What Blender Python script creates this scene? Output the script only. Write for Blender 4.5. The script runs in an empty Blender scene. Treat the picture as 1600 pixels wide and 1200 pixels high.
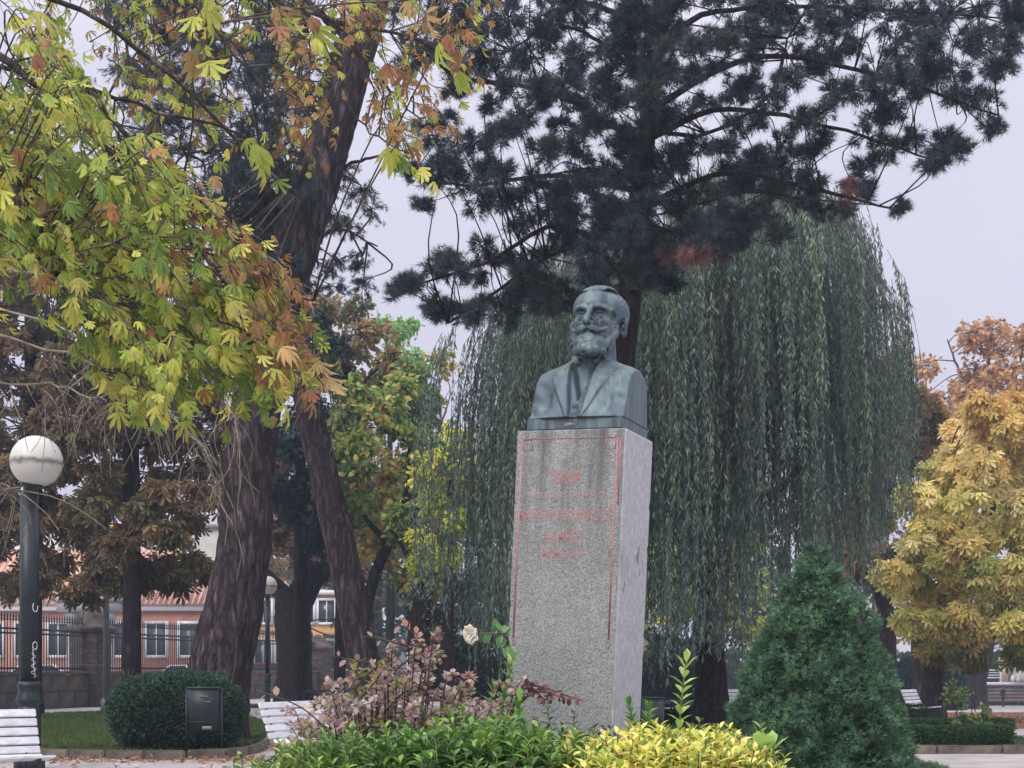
import bpy, bmesh, math, random
import numpy as np
from mathutils import Vector, Matrix, Euler
rng = np.random.default_rng(11)
random.seed(5)
SC = bpy.context.scene
COL = SC.collection
F = 2222.2      # focal length in photograph pixels (50 mm on 36 mm, 1600 px wide)
EYE = 1.3       # camera height
HY = 1045       # row of the horizon

# ------------------------------------------------------------------ camera
cam_d = bpy.data.cameras.new('camera')
cam = bpy.data.objects.new('camera', cam_d); COL.objects.link(cam)
cam.location = (0, 0, EYE); cam.rotation_euler = (math.radians(90), 0, 0)
cam_d.lens = 50; cam_d.sensor_width = 36; cam_d.shift_y = (HY - 600) / 1600.0
cam_d.clip_start = 0.05; cam_d.clip_end = 3000
SC.camera = cam
# ------------------------------------------------------------------ sky and sun (overcast)
W = bpy.data.worlds.new('World'); SC.world = W; W.use_nodes = True
nt = W.node_tree; nt.nodes.clear()
out = nt.nodes.new('ShaderNodeOutputWorld'); bg = nt.nodes.new('ShaderNodeBackground')
sky = nt.nodes.new('ShaderNodeTexSky'); sky.sky_type = 'NISHITA'; sky.sun_disc = False
SUN_EL, SUN_AZ = 42, 215
sky.sun_elevation = math.radians(SUN_EL); sky.sun_rotation = math.radians(SUN_AZ)
bg_sky = nt.nodes.new('ShaderNodeBackground'); bg_sky.inputs[1].default_value = 0.05
tc = nt.nodes.new('ShaderNodeTexCoord'); sep = nt.nodes.new('ShaderNodeSeparateXYZ')
rmp = nt.nodes.new('ShaderNodeValToRGB')
rmp.color_ramp.elements[0].position = 0.0; rmp.color_ramp.elements[0].color = (0.29, 0.284, 0.340, 1)
rmp.color_ramp.elements[1].position = 1.0; rmp.color_ramp.elements[1].color = (1.0, 0.98, 1.02, 1)
e = rmp.color_ramp.elements.new(0.38); e.color = (0.322, 0.313, 0.373, 1)
noi = nt.nodes.new('ShaderNodeTexNoise'); noi.inputs['Scale'].default_value = 1.7; noi.inputs['Detail'].default_value = 3
mr = nt.nodes.new('ShaderNodeMapRange'); mr.inputs[1].default_value = .3; mr.inputs[2].default_value = .7; mr.inputs[3].default_value = 1.84; mr.inputs[4].default_value = 2.14
vm = nt.nodes.new('ShaderNodeVectorMath'); vm.operation = 'SCALE'
nt.links.new(tc.outputs['Generated'], sep.inputs[0]); nt.links.new(sep.outputs[2], rmp.inputs[0])
nt.links.new(tc.outputs['Generated'], noi.inputs['Vector']); nt.links.new(noi.outputs[0], mr.inputs[0])
nt.links.new(rmp.outputs[0], vm.inputs[0]); nt.links.new(mr.outputs[0], vm.inputs['Scale'])
nt.links.new(vm.outputs[0], bg.inputs[0]); bg.inputs[1].default_value = 1.0
nt.links.new(sky.outputs[0], bg_sky.inputs[0])
mx = nt.nodes.new('ShaderNodeMixShader'); mx.inputs[0].default_value = 0.10
nt.links.new(bg.outputs[0], mx.inputs[1]); nt.links.new(bg_sky.outputs[0], mx.inputs[2])
nt.links.new(mx.outputs[0], out.inputs[0])
sd = bpy.data.lights.new('sun', 'SUN'); sun = bpy.data.objects.new('sun', sd); COL.objects.link(sun)
sd.energy = 1.5; sd.angle = math.radians(35); sd.color = (1.0, 0.97, 0.93)
az, el = math.radians(SUN_AZ), math.radians(SUN_EL)
sdir = Vector((math.sin(az) * math.cos(el), math.cos(az) * math.cos(el), math.sin(el)))
sun.rotation_euler = sdir.to_track_quat('Z', 'Y').to_euler()
SC.view_settings.view_transform = 'Standard'
try: SC.view_settings.look = 'None'
except Exception: pass
SC.view_settings.exposure = 0.35; SC.view_settings.gamma = 1; SC.view_settings.use_curve_mapping = False
SC.render.engine = 'CYCLES'
SC.cycles.max_bounces = 5; SC.cycles.diffuse_bounces = 4; SC.cycles.glossy_bounces = 2; SC.cycles.transmission_bounces = 3; SC.cycles.transparent_max_bounces = 4; SC.cycles.volume_bounces = 0

# ------------------------------------------------------------------ helpers
def at(px, py, d):
    """world point seen at photograph pixel (px, py) at distance d"""
    return np.array([(px - 800) / F * d, d, EYE + (HY - py) / F * d])
def gz(x, y):
    """height of the ground: level, falling away gently to the right beyond 30 m"""
    x = np.asarray(x, float); y = np.asarray(y, float)
    t = np.clip((x - 1.5) / 5.0, 0, 1); t = t * t * (3 - 2 * t)
    return -0.02 * np.clip(y - 30, 0, 90) * t
def norm(v):
    return v / np.maximum(np.linalg.norm(v, axis=-1, keepdims=True), 1e-9)
def rand_dirs(n):
    return norm(rng.normal(size=(n, 3)))
def vnoise(P, seed=0):
    """value noise, vectorised"""
    P = np.asarray(P, float); I = np.floor(P).astype(np.int64); f = P - I; f = f * f * (3 - 2 * f)
    def h(a, b, c):
        n = (a * 374761393 + b * 668265263 + c * 2147483647 + seed * 1274126177) & 0xffffffff
        n = ((n ^ (n >> 13)) * 1274126177) & 0xffffffff
        n = n ^ (n >> 16)
        return (n & 0xffff) / 65535.0
    r = 0
    for dx in (0, 1):
        for dy in (0, 1):
            for dz in (0, 1):
                w = (f[..., 0] if dx else 1 - f[..., 0]) * (f[..., 1] if dy else 1 - f[..., 1]) * (f[..., 2] if dz else 1 - f[..., 2])
                r = r + w * h(I[..., 0] + dx, I[..., 1] + dy, I[..., 2] + dz)
    return r
def fbm(P, o=3, seed=0):
    r = 0; a = .5
    for i in range(o):
        r = r + a * vnoise(np.asarray(P) * 2 ** i, seed + i); a *= .5
    return r / (1 - .5 ** o)

class Geo:
    def __init__(s): s.V = []; s.Fs = []; s.C = []; s.n = 0; s.hascol = False
    def add(s, V, F, col=None):
        V = np.asarray(V, float).reshape(-1, 3)
        fl = F if isinstance(F, list) else [F]
        for f in fl:
            f = np.asarray(f, np.int64)
            if f.size: s.Fs.append(f + s.n)
        s.V.append(V); s.n += len(V)
        if col is None: c = np.ones((len(V), 3))
        else:
            s.hascol = True; c = np.broadcast_to(np.asarray(col, float), (len(V), 3))
        s.C.append(c)
    def mesh(s, name, org=(0, 0, 0), smooth=False):
        V = (np.concatenate(s.V) - np.asarray(org)) if s.V else np.zeros((0, 3))
        loops = np.concatenate([f.ravel() for f in s.Fs]) if s.Fs else np.zeros(0, np.int64)
        sizes = np.concatenate([np.full(len(f), f.shape[1]) for f in s.Fs]) if s.Fs else np.zeros(0, np.int64)
        me = bpy.data.meshes.new(name)
        me.vertices.add(len(V)); me.vertices.foreach_set('co', V.astype(np.float32).ravel())
        me.loops.add(len(loops)); me.loops.foreach_set('vertex_index', loops.astype(np.int32))
        me.polygons.add(len(sizes)); st = np.concatenate([[0], np.cumsum(sizes)[:-1]]) if len(sizes) else sizes
        me.polygons.foreach_set('loop_start', st.astype(np.int32)); me.polygons.foreach_set('loop_total', sizes.astype(np.int32))
        me.update(calc_edges=True)
        if smooth: me.polygons.foreach_set('use_smooth', np.ones(len(sizes), bool))
        if s.C:
            a = me.attributes.new('col', 'FLOAT_COLOR', 'POINT')
            C = np.concatenate(s.C); a.data.foreach_set('color', np.concatenate([C, np.ones((len(C), 1))], 1).astype(np.float32).ravel())
        return me

def tag(o, label=None, cat=None, group=None, kind=None):
    if label: o['label'] = label
    if cat: o['category'] = cat
    if group: o['group'] = group
    if kind: o['kind'] = kind
    return o
ORG = {}
def root(name, label, cat, loc, group=None, rot=None):
    o = bpy.data.objects.new(name, None); COL.objects.link(o); o.location = loc
    o.empty_display_size = .1
    if rot is not None: o.rotation_euler = rot
    ORG[o.name] = np.array(loc, float) if rot is None else np.zeros(3)
    return tag(o, label, cat, group)
def build(name, geo, mat, parent=None, org=None, smooth=False, label=None, kind=None, local=False):
    """link a Geo (world coordinates unless local) as one mesh object"""
    if parent is not None and not local and org is None: org = ORG.get(parent.name, np.zeros(3))
    sub = org if (org is not None) else (0, 0, 0)
    o = bpy.data.objects.new(name, geo.mesh(name, sub, smooth)); COL.objects.link(o)
    if mat is not None: o.data.materials.append(mat)
    if parent is not None: o.parent = parent
    elif org is not None: o.location = org
    if label: o['label'] = label
    if kind: o['kind'] = kind
    return o
def inst(name, me, parent, loc, R=None, s=1.0, color=None):
    o = bpy.data.objects.new(name, me); COL.objects.link(o); o.parent = parent
    M = Matrix.Identity(4)
    if R is not None:
        for i in range(3):
            for j in range(3): M[i][j] = R[i][j] * (s if np.isscalar(s) else s[j])
    else:
        for i in range(3): M[i][i] = s if np.isscalar(s) else s[i]
    M[0][3], M[1][3], M[2][3] = loc
    o.matrix_basis = M
    if color is not None: o.color = (*color, 1)
    return o

BOXF = np.array([[0, 3, 2, 1], [4, 5, 6, 7], [0, 1, 5, 4], [1, 2, 6, 5], [2, 3, 7, 6], [3, 0, 4, 7]])
def boxv(c, s, R=None):
    s = np.asarray(s) / 2
    V = np.array([[-1, -1, -1], [1, -1, -1], [1, 1, -1], [-1, 1, -1], [-1, -1, 1], [1, -1, 1], [1, 1, 1], [-1, 1, 1]]) * s
    if R is not None: V = V @ np.asarray(R).T
    return V + np.asarray(c)
def box(g, c, s, R=None, col=None): g.add(boxv(c, s, R), BOXF, col)
def bbox_mesh(name, size, bev=.004, seg=1, mat=None, jitter=0):
    """bevelled box mesh for pieces"""
    bm = bmesh.new(); bmesh.ops.create_cube(bm, size=1)
    bmesh.ops.scale(bm, vec=size, verts=bm.verts)
    bmesh.ops.bevel(bm, geom=list(bm.edges), offset=bev, segments=seg, affect='EDGES')
    if jitter:
        for v in bm.verts: v.co += Vector(rand_dirs(1)[0] * jitter)
    me = bpy.data.meshes.new(name); bm.to_mesh(me); bm.free()
    if mat: me.materials.append(mat)
    return me
def rz(a):
    c, s = math.cos(a), math.sin(a); return np.array([[c, -s, 0], [s, c, 0], [0, 0, 1]])
def ry(a):
    c, s = math.cos(a), math.sin(a); return np.array([[c, 0, s], [0, 1, 0], [-s, 0, c]])
def rx(a):
    c, s = math.cos(a), math.sin(a); return np.array([[1, 0, 0], [0, c, -s], [0, s, c]])

def resample(P, n):
    P = np.asarray(P, float); 
    if len(P) < 3:
        t = np.linspace(0, 1, n)[:, None]; return P[0] + (P[-1] - P[0]) * t
    # Catmull-Rom
    Q = np.vstack([2 * P[0] - P[1], P, 2 * P[-1] - P[-2]]); m = len(P) - 1
    u = np.linspace(0, m, n); i = np.minimum(u.astype(int), m - 1); t = (u - i)[:, None]
    a, b, c, d = Q[i], Q[i + 1], Q[i + 2], Q[i + 3]
    return .5 * (2 * b + (c - a) * t + (2 * a - 5 * b + 4 * c - d) * t ** 2 + (3 * b - a - 3 * c + d) * t ** 3)
def tube(g, P, r, k=6, col=None, cap=True, disp=None):
    P = np.asarray(P, float); n = len(P); r = np.broadcast_to(np.asarray(r, float), (n,))
    T = norm(np.gradient(P, axis=0)); up = np.array([0, 0, 1.]) if abs(T[0][2]) < .9 else np.array([0, 1., 0])
    A = norm(np.cross(T, up)); B = np.cross(T, A)
    th = np.arange(k) * 2 * math.pi / k
    R = r[:, None] * np.ones(k)
    if disp is not None: R = R * disp(n, k, th)
    V = P[:, None] + R[..., None] * (np.cos(th)[None, :, None] * A[:, None] + np.sin(th)[None, :, None] * B[:, None])
    i = np.arange(n - 1)[:, None] * k; j = np.arange(k)[None]; j2 = (j + 1) % k
    Fq = np.stack([i + j, i + j2, i + k + j2, i + k + j], -1).reshape(-1, 4)
    fl = [Fq]
    if cap: fl.append(np.arange(k)[None, ::-1]); fl.append(((n - 1) * k + np.arange(k))[None])
    g.add(V.reshape(-1, 3), fl, col)
def tubes_batch(g, P, r0, r1, k=3):
    """many tubes at once, P (N, m, 3)"""
    P = np.asarray(P); 
    if P.size == 0: return
    N, m, _ = P.shape
    T = norm(np.gradient(P, axis=1)); up = np.where(np.abs(T[..., 2:3]) < .9, np.array([0, 0, 1.]), np.array([0, 1., 0]))
    A = norm(np.cross(T, up)); B = np.cross(T, A)
    t = np.linspace(0, 1, m)[None, :, None]
    r = (np.asarray(r0).reshape(-1, 1, 1) * (1 - t) + np.asarray(r1).reshape(-1, 1, 1) * t)
    r = np.broadcast_to(r, (N, m, 1))
    th = np.arange(k) * 2 * math.pi / k
    V = P[:, :, None] + r[..., None] * (np.cos(th)[:, None] * A[:, :, None] + np.sin(th)[:, None] * B[:, :, None])
    base = (np.arange(N) * m * k)[:, None, None]; i = (np.arange(m - 1) * k)[None, :, None]; j = np.arange(k)[None, None]; j2 = (j + 1) % k
    Fq = np.stack([base + i + j, base + i + j2, base + i + k + j2, base + i + k + j], -1).reshape(-1, 4)
    g.add(V.reshape(-1, 3), Fq)
def lathe(g, prof, c=(0, 0, 0), k=24, col=None):
    prof = np.asarray(prof, float); n = len(prof); th = np.arange(k) * 2 * math.pi / k
    V = np.stack([prof[:, 0:1] * np.cos(th), prof[:, 0:1] * np.sin(th), prof[:, 1:2] + 0 * th], -1) + np.asarray(c)
    i = np.arange(n - 1)[:, None] * k; j = np.arange(k)[None]; j2 = (j + 1) % k
    g.add(V.reshape(-1, 3), [np.stack([i + j, i + j2, i + k + j2, i + k + j], -1).reshape(-1, 4), np.arange(k)[None, ::-1], ((n - 1) * k + np.arange(k))[None]], col)

def frames(Y, N=None):
    Y = norm(Y)
    if N is None: N = rand_dirs(len(Y))
    X = norm(np.cross(Y, N)); Z = np.cross(X, Y)
    return np.stack([X, Y, Z], -1)      # columns
class Tmpl:
    """leaf template: vertices along +Y, faces by size"""
    def __init__(s, V, Fl): s.V = np.asarray(V, float); s.F = [np.asarray(f) for f in Fl]
def scatter(g, T, pos, R, s, col):
    n, m = len(pos), len(T.V)
    if n == 0: return
    s = np.broadcast_to(np.asarray(s, float), (n,))
    V = np.einsum('nij,mj->nmi', R, T.V) * s[:, None, None] + pos[:, None]
    off = (np.arange(n) * m)[:, None, None]
    g.add(V.reshape(-1, 3), [(f[None] + off).reshape(-1, f.shape[1]) for f in T.F], np.repeat(col, m, 0))
def tmpl_mesh(T, name, mat):
    g = Geo(); g.add(T.V, list(T.F)); me = g.mesh(name); me.materials.append(mat); return me
def leaves(parent, T, pos, R, s, col, mat, nparts=0, score=None, name='leaf', stuff_name='foliage', smooth=False):
    """the nparts best-scored leaves as parts of their own, the rest joined"""
    s = np.broadcast_to(np.asarray(s, float), (len(pos),)); o = ORG[parent.name]
    keep = np.ones(len(pos), bool)
    if nparts:
        idx = np.argsort(-score)[:nparts]; keep[idx] = False
        me = tmpl_mesh(T, name, mat)
        for i in idx: inst(name, me, parent, pos[i] - o, R[i], float(s[i]), col[i])
    if keep.any():
        g = Geo(); scatter(g, T, pos[keep], R[keep], s[keep], col[keep])
        build(stuff_name, g, mat, parent, kind='stuff', smooth=smooth)

# leaf templates
T_DIAMOND = Tmpl([[0, 0, 0], [-.34, .5, .06], [0, 1, -.05], [.34, .5, .06]], [[[0, 3, 2, 1]]])
T_NARROW = Tmpl([[0, 0, 0], [-.105, .45, .02], [0, 1, -.06], [.105, .45, .02]], [[[0, 3, 2, 1]]])
def fold_leaf(w=.25, cup=.08, bend=.15, obo=.5):
    V = [[0, 0, 0], [-w * .75, obo * .55, cup - bend * .1], [0, obo * .55, -bend * .08], [w * .75, obo * .55, cup - bend * .1],
         [-w, obo + .18, cup - bend * .45], [0, obo + .18, -bend * .4], [w, obo + .18, cup - bend * .45], [0, 1, -bend]]
    return np.array(V), [[[0, 2, 1], [0, 3, 2], [4, 5, 7], [5, 6, 7]], [[1, 2, 5, 4], [2, 3, 6, 5]]]
_v, _f = fold_leaf(.2, .07, .2, .48); T_EUO = Tmpl(_v, _f)
_v, _f = fold_leaf(.36, .06, .1, .42); T_OVAL = Tmpl(_v, _f)
def palmate(nl=6, w=.17, spread=62, seed=0):
    r = np.random.default_rng(seed); V = []; A = []; B = []; n = 0
    for i in range(nl):
        t = (i / (nl - 1) - .5) * 2; a = math.radians(t * spread) + r.uniform(-.06, .06); L = 1 - .32 * t * t
        v, f = fold_leaf(w * r.uniform(.8, 1.15), .07, r.uniform(.2, .75), .60)
        v = v * L
        v[:, 2] += r.uniform(-.05, .05) * v[:, 1]
        v = v @ rz(-a).T; V.append(v); A += [[k + n for k in q] for q in f[0]]; B += [[k + n for k in q] for q in f[1]]; n += len(v)
    return Tmpl(np.vstack(V), [A, B])
T_PALM = [palmate(6, .105, 50, 1), palmate(5, .125, 32, 2), palmate(5, .118, 62, 3)]
def fan(nl, w, spread, seed):
    r = np.random.default_rng(seed); V = []; Fq = []
    for i in range(nl):
        t = (i / (nl - 1) - .5) * 2; a = math.radians(t * spread) + r.uniform(-.1, .1); L = 1 - .3 * t * t; d = r.uniform(.1, .4)
        v = np.array([[0, 0, 0], [-w * .8, .5, -.1 * d], [-w, .78, -.5 * d], [0, 1, -d], [w, .78, -.5 * d], [w * .8, .5, -.1 * d]]) * L; v[:, 2] += r.uniform(-.08, .08) * v[:, 1]; v = v @ rz(-a).T
        V.append(v); Fq += [[6 * i, 6 * i + 3, 6 * i + 2, 6 * i + 1], [6 * i, 6 * i + 5, 6 * i + 4, 6 * i + 3]]
    return Tmpl(np.vstack(V), [Fq])
T_FAN = fan(5, .14, 80, 4)
def needle_tuft(n=22, w=.02, seed=1, cone=.75):
    r = np.random.default_rng(seed); V = []; Fs = []
    for i in range(n):
        d = norm(np.array([r.normal() * cone, 1.0, r.normal() * cone])); L = r.uniform(.75, 1)
        sd_ = norm(np.cross(d, r.normal(size=3))) * w
        b = np.array([0, r.uniform(-.45, .15), 0])
        V += [b - sd_, b + sd_, b + d * L]; Fs.append([3 * i, 3 * i + 1, 3 * i + 2])
    return Tmpl(V, [Fs])
T_TUFT = needle_tuft(17, .03); T_TUFT2 = needle_tuft(14, .04, 5, .9)

# ------------------------------------------------------------------ materials
def newmat(name):
    m = bpy.data.materials.new(name); m.use_nodes = True; t = m.node_tree
    return m, t, t.nodes, t.links, t.nodes['Principled BSDF']
def N(t, typ, **kw):
    n = t.nodes.new(typ)
    for k, v in kw.items():
        if k.startswith('i_'): n.inputs[k[2:].replace('_', ' ')].default_value = v
        else: setattr(n, k, v)
    return n
def leaf_mat(name, rough=.5, trans=.35, spec=.3, var=.25):
    m, t, ns, L, b = newmat(name)
    a = N(t, 'ShaderNodeAttribute', attribute_name='col'); oi = N(t, 'ShaderNodeObjectInfo')
    mu = N(t, 'ShaderNodeVectorMath', operation='MULTIPLY'); L.new(a.outputs['Color'], mu.inputs[0]); L.new(oi.outputs['Color'], mu.inputs[1])
    tcn = N(t, 'ShaderNodeTexCoord'); no = N(t, 'ShaderNodeTexNoise'); no.inputs['Scale'].default_value = 22; no.inputs['Detail'].default_value = 4
    L.new(tcn.outputs['Object'], no.inputs['Vector'])
    r = N(t, 'ShaderNodeMapRange'); r.inputs[1].default_value = .3; r.inputs[2].default_value = .7; r.inputs[3].default_value = 1 - var; r.inputs[4].default_value = 1 + var
    L.new(no.outputs[0], r.inputs[0]); sc = N(t, 'ShaderNodeVectorMath', operation='SCALE'); L.new(mu.outputs[0], sc.inputs[0]); L.new(r.outputs[0], sc.inputs['Scale'])
    L.new(sc.outputs[0], b.inputs['Base Color']); b.inputs['Roughness'].default_value = rough; b.inputs['Specular IOR Level'].default_value = spec
    tr = N(t, 'ShaderNodeBsdfTranslucent'); L.new(sc.outputs[0], tr.inputs[0]); mxs = N(t, 'ShaderNodeMixShader'); mxs.inputs[0].default_value = trans
    L.new(b.outputs[0], mxs.inputs[1]); L.new(tr.outputs[0], mxs.inputs[2]); L.new(mxs.outputs[0], ns['Material Output'].inputs[0])
    return m
def noisy(name, c1, c2, scale=5, rough=.8, bump=.3, bscale=None, stretch=(1, 1, 1), metal=0, detail=6, spec=.3, c3=None, dist=.02, lo=.35, hi=.65):
    m, t, ns, L, b = newmat(name)
    tcn = N(t, 'ShaderNodeTexCoord'); mp = N(t, 'ShaderNodeMapping'); mp.inputs['Scale'].default_value = stretch
    L.new(tcn.outputs['Object'], mp.inputs[0])
    no = N(t, 'ShaderNodeTexNoise'); no.inputs['Scale'].default_value = scale; no.inputs['Detail'].default_value = detail; no.inputs['Roughness'].default_value = .65
    L.new(mp.outputs[0], no.inputs['Vector'])
    cr = N(t, 'ShaderNodeValToRGB'); cr.color_ramp.elements[0].position = lo; cr.color_ramp.elements[1].position = hi
    cr.color_ramp.elements[0].color = (*c1, 1); cr.color_ramp.elements[1].color = (*c2, 1)
    if c3: e_ = cr.color_ramp.elements.new((lo + hi) / 2); e_.color = (*c3, 1)
    L.new(no.outputs[0], cr.inputs[0])
    oi = N(t, 'ShaderNodeObjectInfo'); r = N(t, 'ShaderNodeMapRange'); r.inputs[3].default_value = .88; r.inputs[4].default_value = 1.1
    L.new(oi.outputs['Random'], r.inputs[0]); sc = N(t, 'ShaderNodeVectorMath', operation='SCALE'); L.new(cr.outputs[0], sc.inputs[0]); L.new(r.outputs[0], sc.inputs['Scale'])
    L.new(sc.outputs[0], b.inputs['Base Color']); b.inputs['Roughness'].default_value = rough; b.inputs['Metallic'].default_value = metal
    b.inputs['Specular IOR Level'].default_value = spec
    if bump:
        n2 = N(t, 'ShaderNodeTexNoise'); n2.inputs['Scale'].default_value = bscale or scale * 4; n2.inputs['Detail'].default_value = 5
        L.new(mp.outputs[0], n2.inputs['Vector']); bp = N(t, 'ShaderNodeBump'); bp.inputs['Strength'].default_value = bump; bp.inputs['Distance'].default_value = dist
        L.new(n2.outputs[0], bp.inputs['Height']); L.new(bp.outputs[0], b.inputs['Normal'])
    return m
def bark(name, c1, c2, scale=5):
    m, t, ns, L, b = newmat(name)
    tcn = N(t, 'ShaderNodeTexCoord'); mp = N(t, 'ShaderNodeMapping'); mp.inputs['Scale'].default_value = (1, 1, .22)
    L.new(tcn.outputs['Object'], mp.inputs[0])
    vo = N(t, 'ShaderNodeTexVoronoi', feature='DISTANCE_TO_EDGE'); vo.inputs['Scale'].default_value = scale * 1.6
    no = N(t, 'ShaderNodeTexNoise'); no.inputs['Scale'].default_value = scale; no.inputs['Detail'].default_value = 8; no.inputs['Roughness'].default_value = .7
    L.new(mp.outputs[0], no.inputs['Vector'])
    ad = N(t, 'ShaderNodeVectorMath', operation='MULTIPLY_ADD'); L.new(no.outputs['Color'], ad.inputs[0]); ad.inputs[1].default_value = (.5, .5, .5); L.new(mp.outputs[0], ad.inputs[2])
    L.new(ad.outputs[0], vo.inputs['Vector'])
    mu = N(t, 'ShaderNodeMath', operation='MULTIPLY'); mu.inputs[1].default_value = 2.5; L.new(vo.outputs['Distance'], mu.inputs[0])
    ad2 = N(t, 'ShaderNodeMath', operation='ADD', use_clamp=True); L.new(mu.outputs[0], ad2.inputs[0])
    mm = N(t, 'ShaderNodeMath', operation='MULTIPLY_ADD'); mm.inputs[1].default_value = .9; mm.inputs[2].default_value = -.3; L.new(no.outputs[0], mm.inputs[0]); L.new(mm.outputs[0], ad2.inputs[1])
    cr = N(t, 'ShaderNodeValToRGB'); cr.color_ramp.elements[0].color = (*c1, 1); cr.color_ramp.elements[1].color = (*c2, 1); cr.color_ramp.elements[1].position = .8
    L.new(ad2.outputs[0], cr.inputs[0]); L.new(cr.outputs[0], b.inputs['Base Color']); b.inputs['Roughness'].default_value = .9; b.inputs['Specular IOR Level'].default_value = .15
    bp = N(t, 'ShaderNodeBump'); bp.inputs['Strength'].default_value = 1.0; bp.inputs['Distance'].default_value = .07; L.new(ad2.outputs[0], bp.inputs['Height']); L.new(bp.outputs[0], b.inputs['Normal'])
    return m

M_LEAF = leaf_mat('leaf', .5, .4, .3)
M_LEAF_GLOSS = leaf_mat('glossy_leaf', .38, .25, .4)
M_NEEDLE = leaf_mat('needle', .6, .1, .2, .15)
M_BARK_PINE = bark('pine_bark', (.016, .011, .014), (.15, .108, .118), 4)
M_BARK_DARK = bark('dark_bark', (.02, .015, .014), (.07, .05, .048), 5)
M_BARK_GREY = bark('grey_bark', (.04, .032, .03), (.17, .14, .13), 4)
M_TWIG = noisy('twig', (.04, .03, .026), (.12, .10, .085), 8, .85, 0)
M_TWIG_PALE = noisy('pale_twig', (.14, .12, .09), (.30, .27, .20), 8, .85, 0)
M_STEM = noisy('green_stem', (.08, .12, .03), (.18, .2, .06), 8, .6, 0)
M_IRON = noisy('black_iron', (.012, .016, .02), (.03, .038, .045), 9, .45, .1, spec=.5)
M_WHITEPAINT = noisy('white_paint', (.58, .58, .62), (.82, .82, .86), 14, .5, .12)
# ------------------------------------------------------------------ ground
def struct(name, g, mat, smooth=False, kind='structure'):
    o = build(name, g, mat, smooth=smooth); o['kind'] = kind; return o
M_PATH = noisy('path_sand', (.30, .27, .26), (.44, .41, .41), 1.3, .95, .25, 60, detail=10, dist=.01)
M_LAWN = noisy('lawn_soil', (.03, .05, .016), (.07, .085, .03), 1.1, .95, .4, 50, detail=10)
M_LITTER = noisy('leaf_litter_soil', (.10, .05, .03), (.24, .12, .07), 2.0, .95, .4, 30, c3=(.17, .09, .06))
M_SOIL = noisy('bed_soil', (.03, .022, .015), (.06, .045, .03), 6, .95, .5)
M_ASPHALT = noisy('street_asphalt', (.16, .16, .17), (.22, .22, .23), 3, .9, .1)
def grid_sheet(name, xs, ys, mat, dz, zf=gz):
    X, Y = np.meshgrid(xs, ys, indexing='ij'); Z = zf(X, Y) + dz
    nx, ny = X.shape; i = np.arange(nx - 1)[:, None] * ny; j = np.arange(ny - 1)[None]
    Fq = np.stack([i + j, i + ny + j, i + ny + j + 1, i + j + 1], -1).reshape(-1, 4)
    g = Geo(); g.add(np.stack([X, Y, Z], -1).reshape(-1, 3), Fq); return struct(name, g, mat, True)
xs = np.concatenate([[-1200, -400, -150], np.linspace(-80, 80, 81), [150, 400, 1200]])
ys = np.concatenate([[-300, -60], np.linspace(-10, 130, 71), [180, 400, 1500]])
grid_sheet('ground', xs, ys, M_PATH, 0)
def poly_sheet(name, pts, mat, z):
    g = Geo(); P = np.array([[x, y, z] for x, y in pts]); g.add(P, np.arange(len(P))[None]); return struct(name, g, mat)
def gp(px, py):
    """point of the level ground seen at pixel"""
    d = EYE * F / (py - HY); return ((px - 800) / F * d, d)
# left lawn with its stone kerb
LAWN_FRONT = [gp(-120, 1176), gp(0, 1180), gp(100, 1184), gp(200, 1186), gp(300, 1186), gp(380, 1180), gp(415, 1168), gp(424, 1150)]
LAWN_BACK = [gp(408, 1128), gp(370, 1116), gp(300, 1113), gp(180, 1114), gp(90, 1117), gp(-120, 1125)]
poly_sheet('lawn', LAWN_FRONT + LAWN_BACK, M_LAWN, .05)
M_KERB = noisy('kerb_stone', (.09, .075, .06), (.20, .17, .14), 5, .95, .5)
kr = root('lawn_kerb', 'low mossy stone kerb round the front of the left lawn, beneath the litter bin', 'kerb', (*LAWN_FRONT[3], 0))
kp = resample([(x, y, 0) for x, y in LAWN_FRONT], 400)
seg = np.concatenate([[0], np.cumsum(np.linalg.norm(np.diff(kp, axis=0), axis=1))])
kme = bbox_mesh('kerb_piece', (.58, .13, .15), .02, 2, M_KERB, .004)
for s0 in np.arange(.3, seg[-1], .6):
    p = np.array([np.interp(s0, seg, kp[:, a]) for a in range(3)]); q = np.array([np.interp(s0 + .05, seg, kp[:, a]) for a in range(3)])
    t = q - p; inst('kerb_stone', kme, kr, p + [0, 0, .055 + rng.uniform(-.006, .006)] - ORG[kr.name], rz(math.atan2(t[1], t[0]) + rng.uniform(-.02, .02)))
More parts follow.
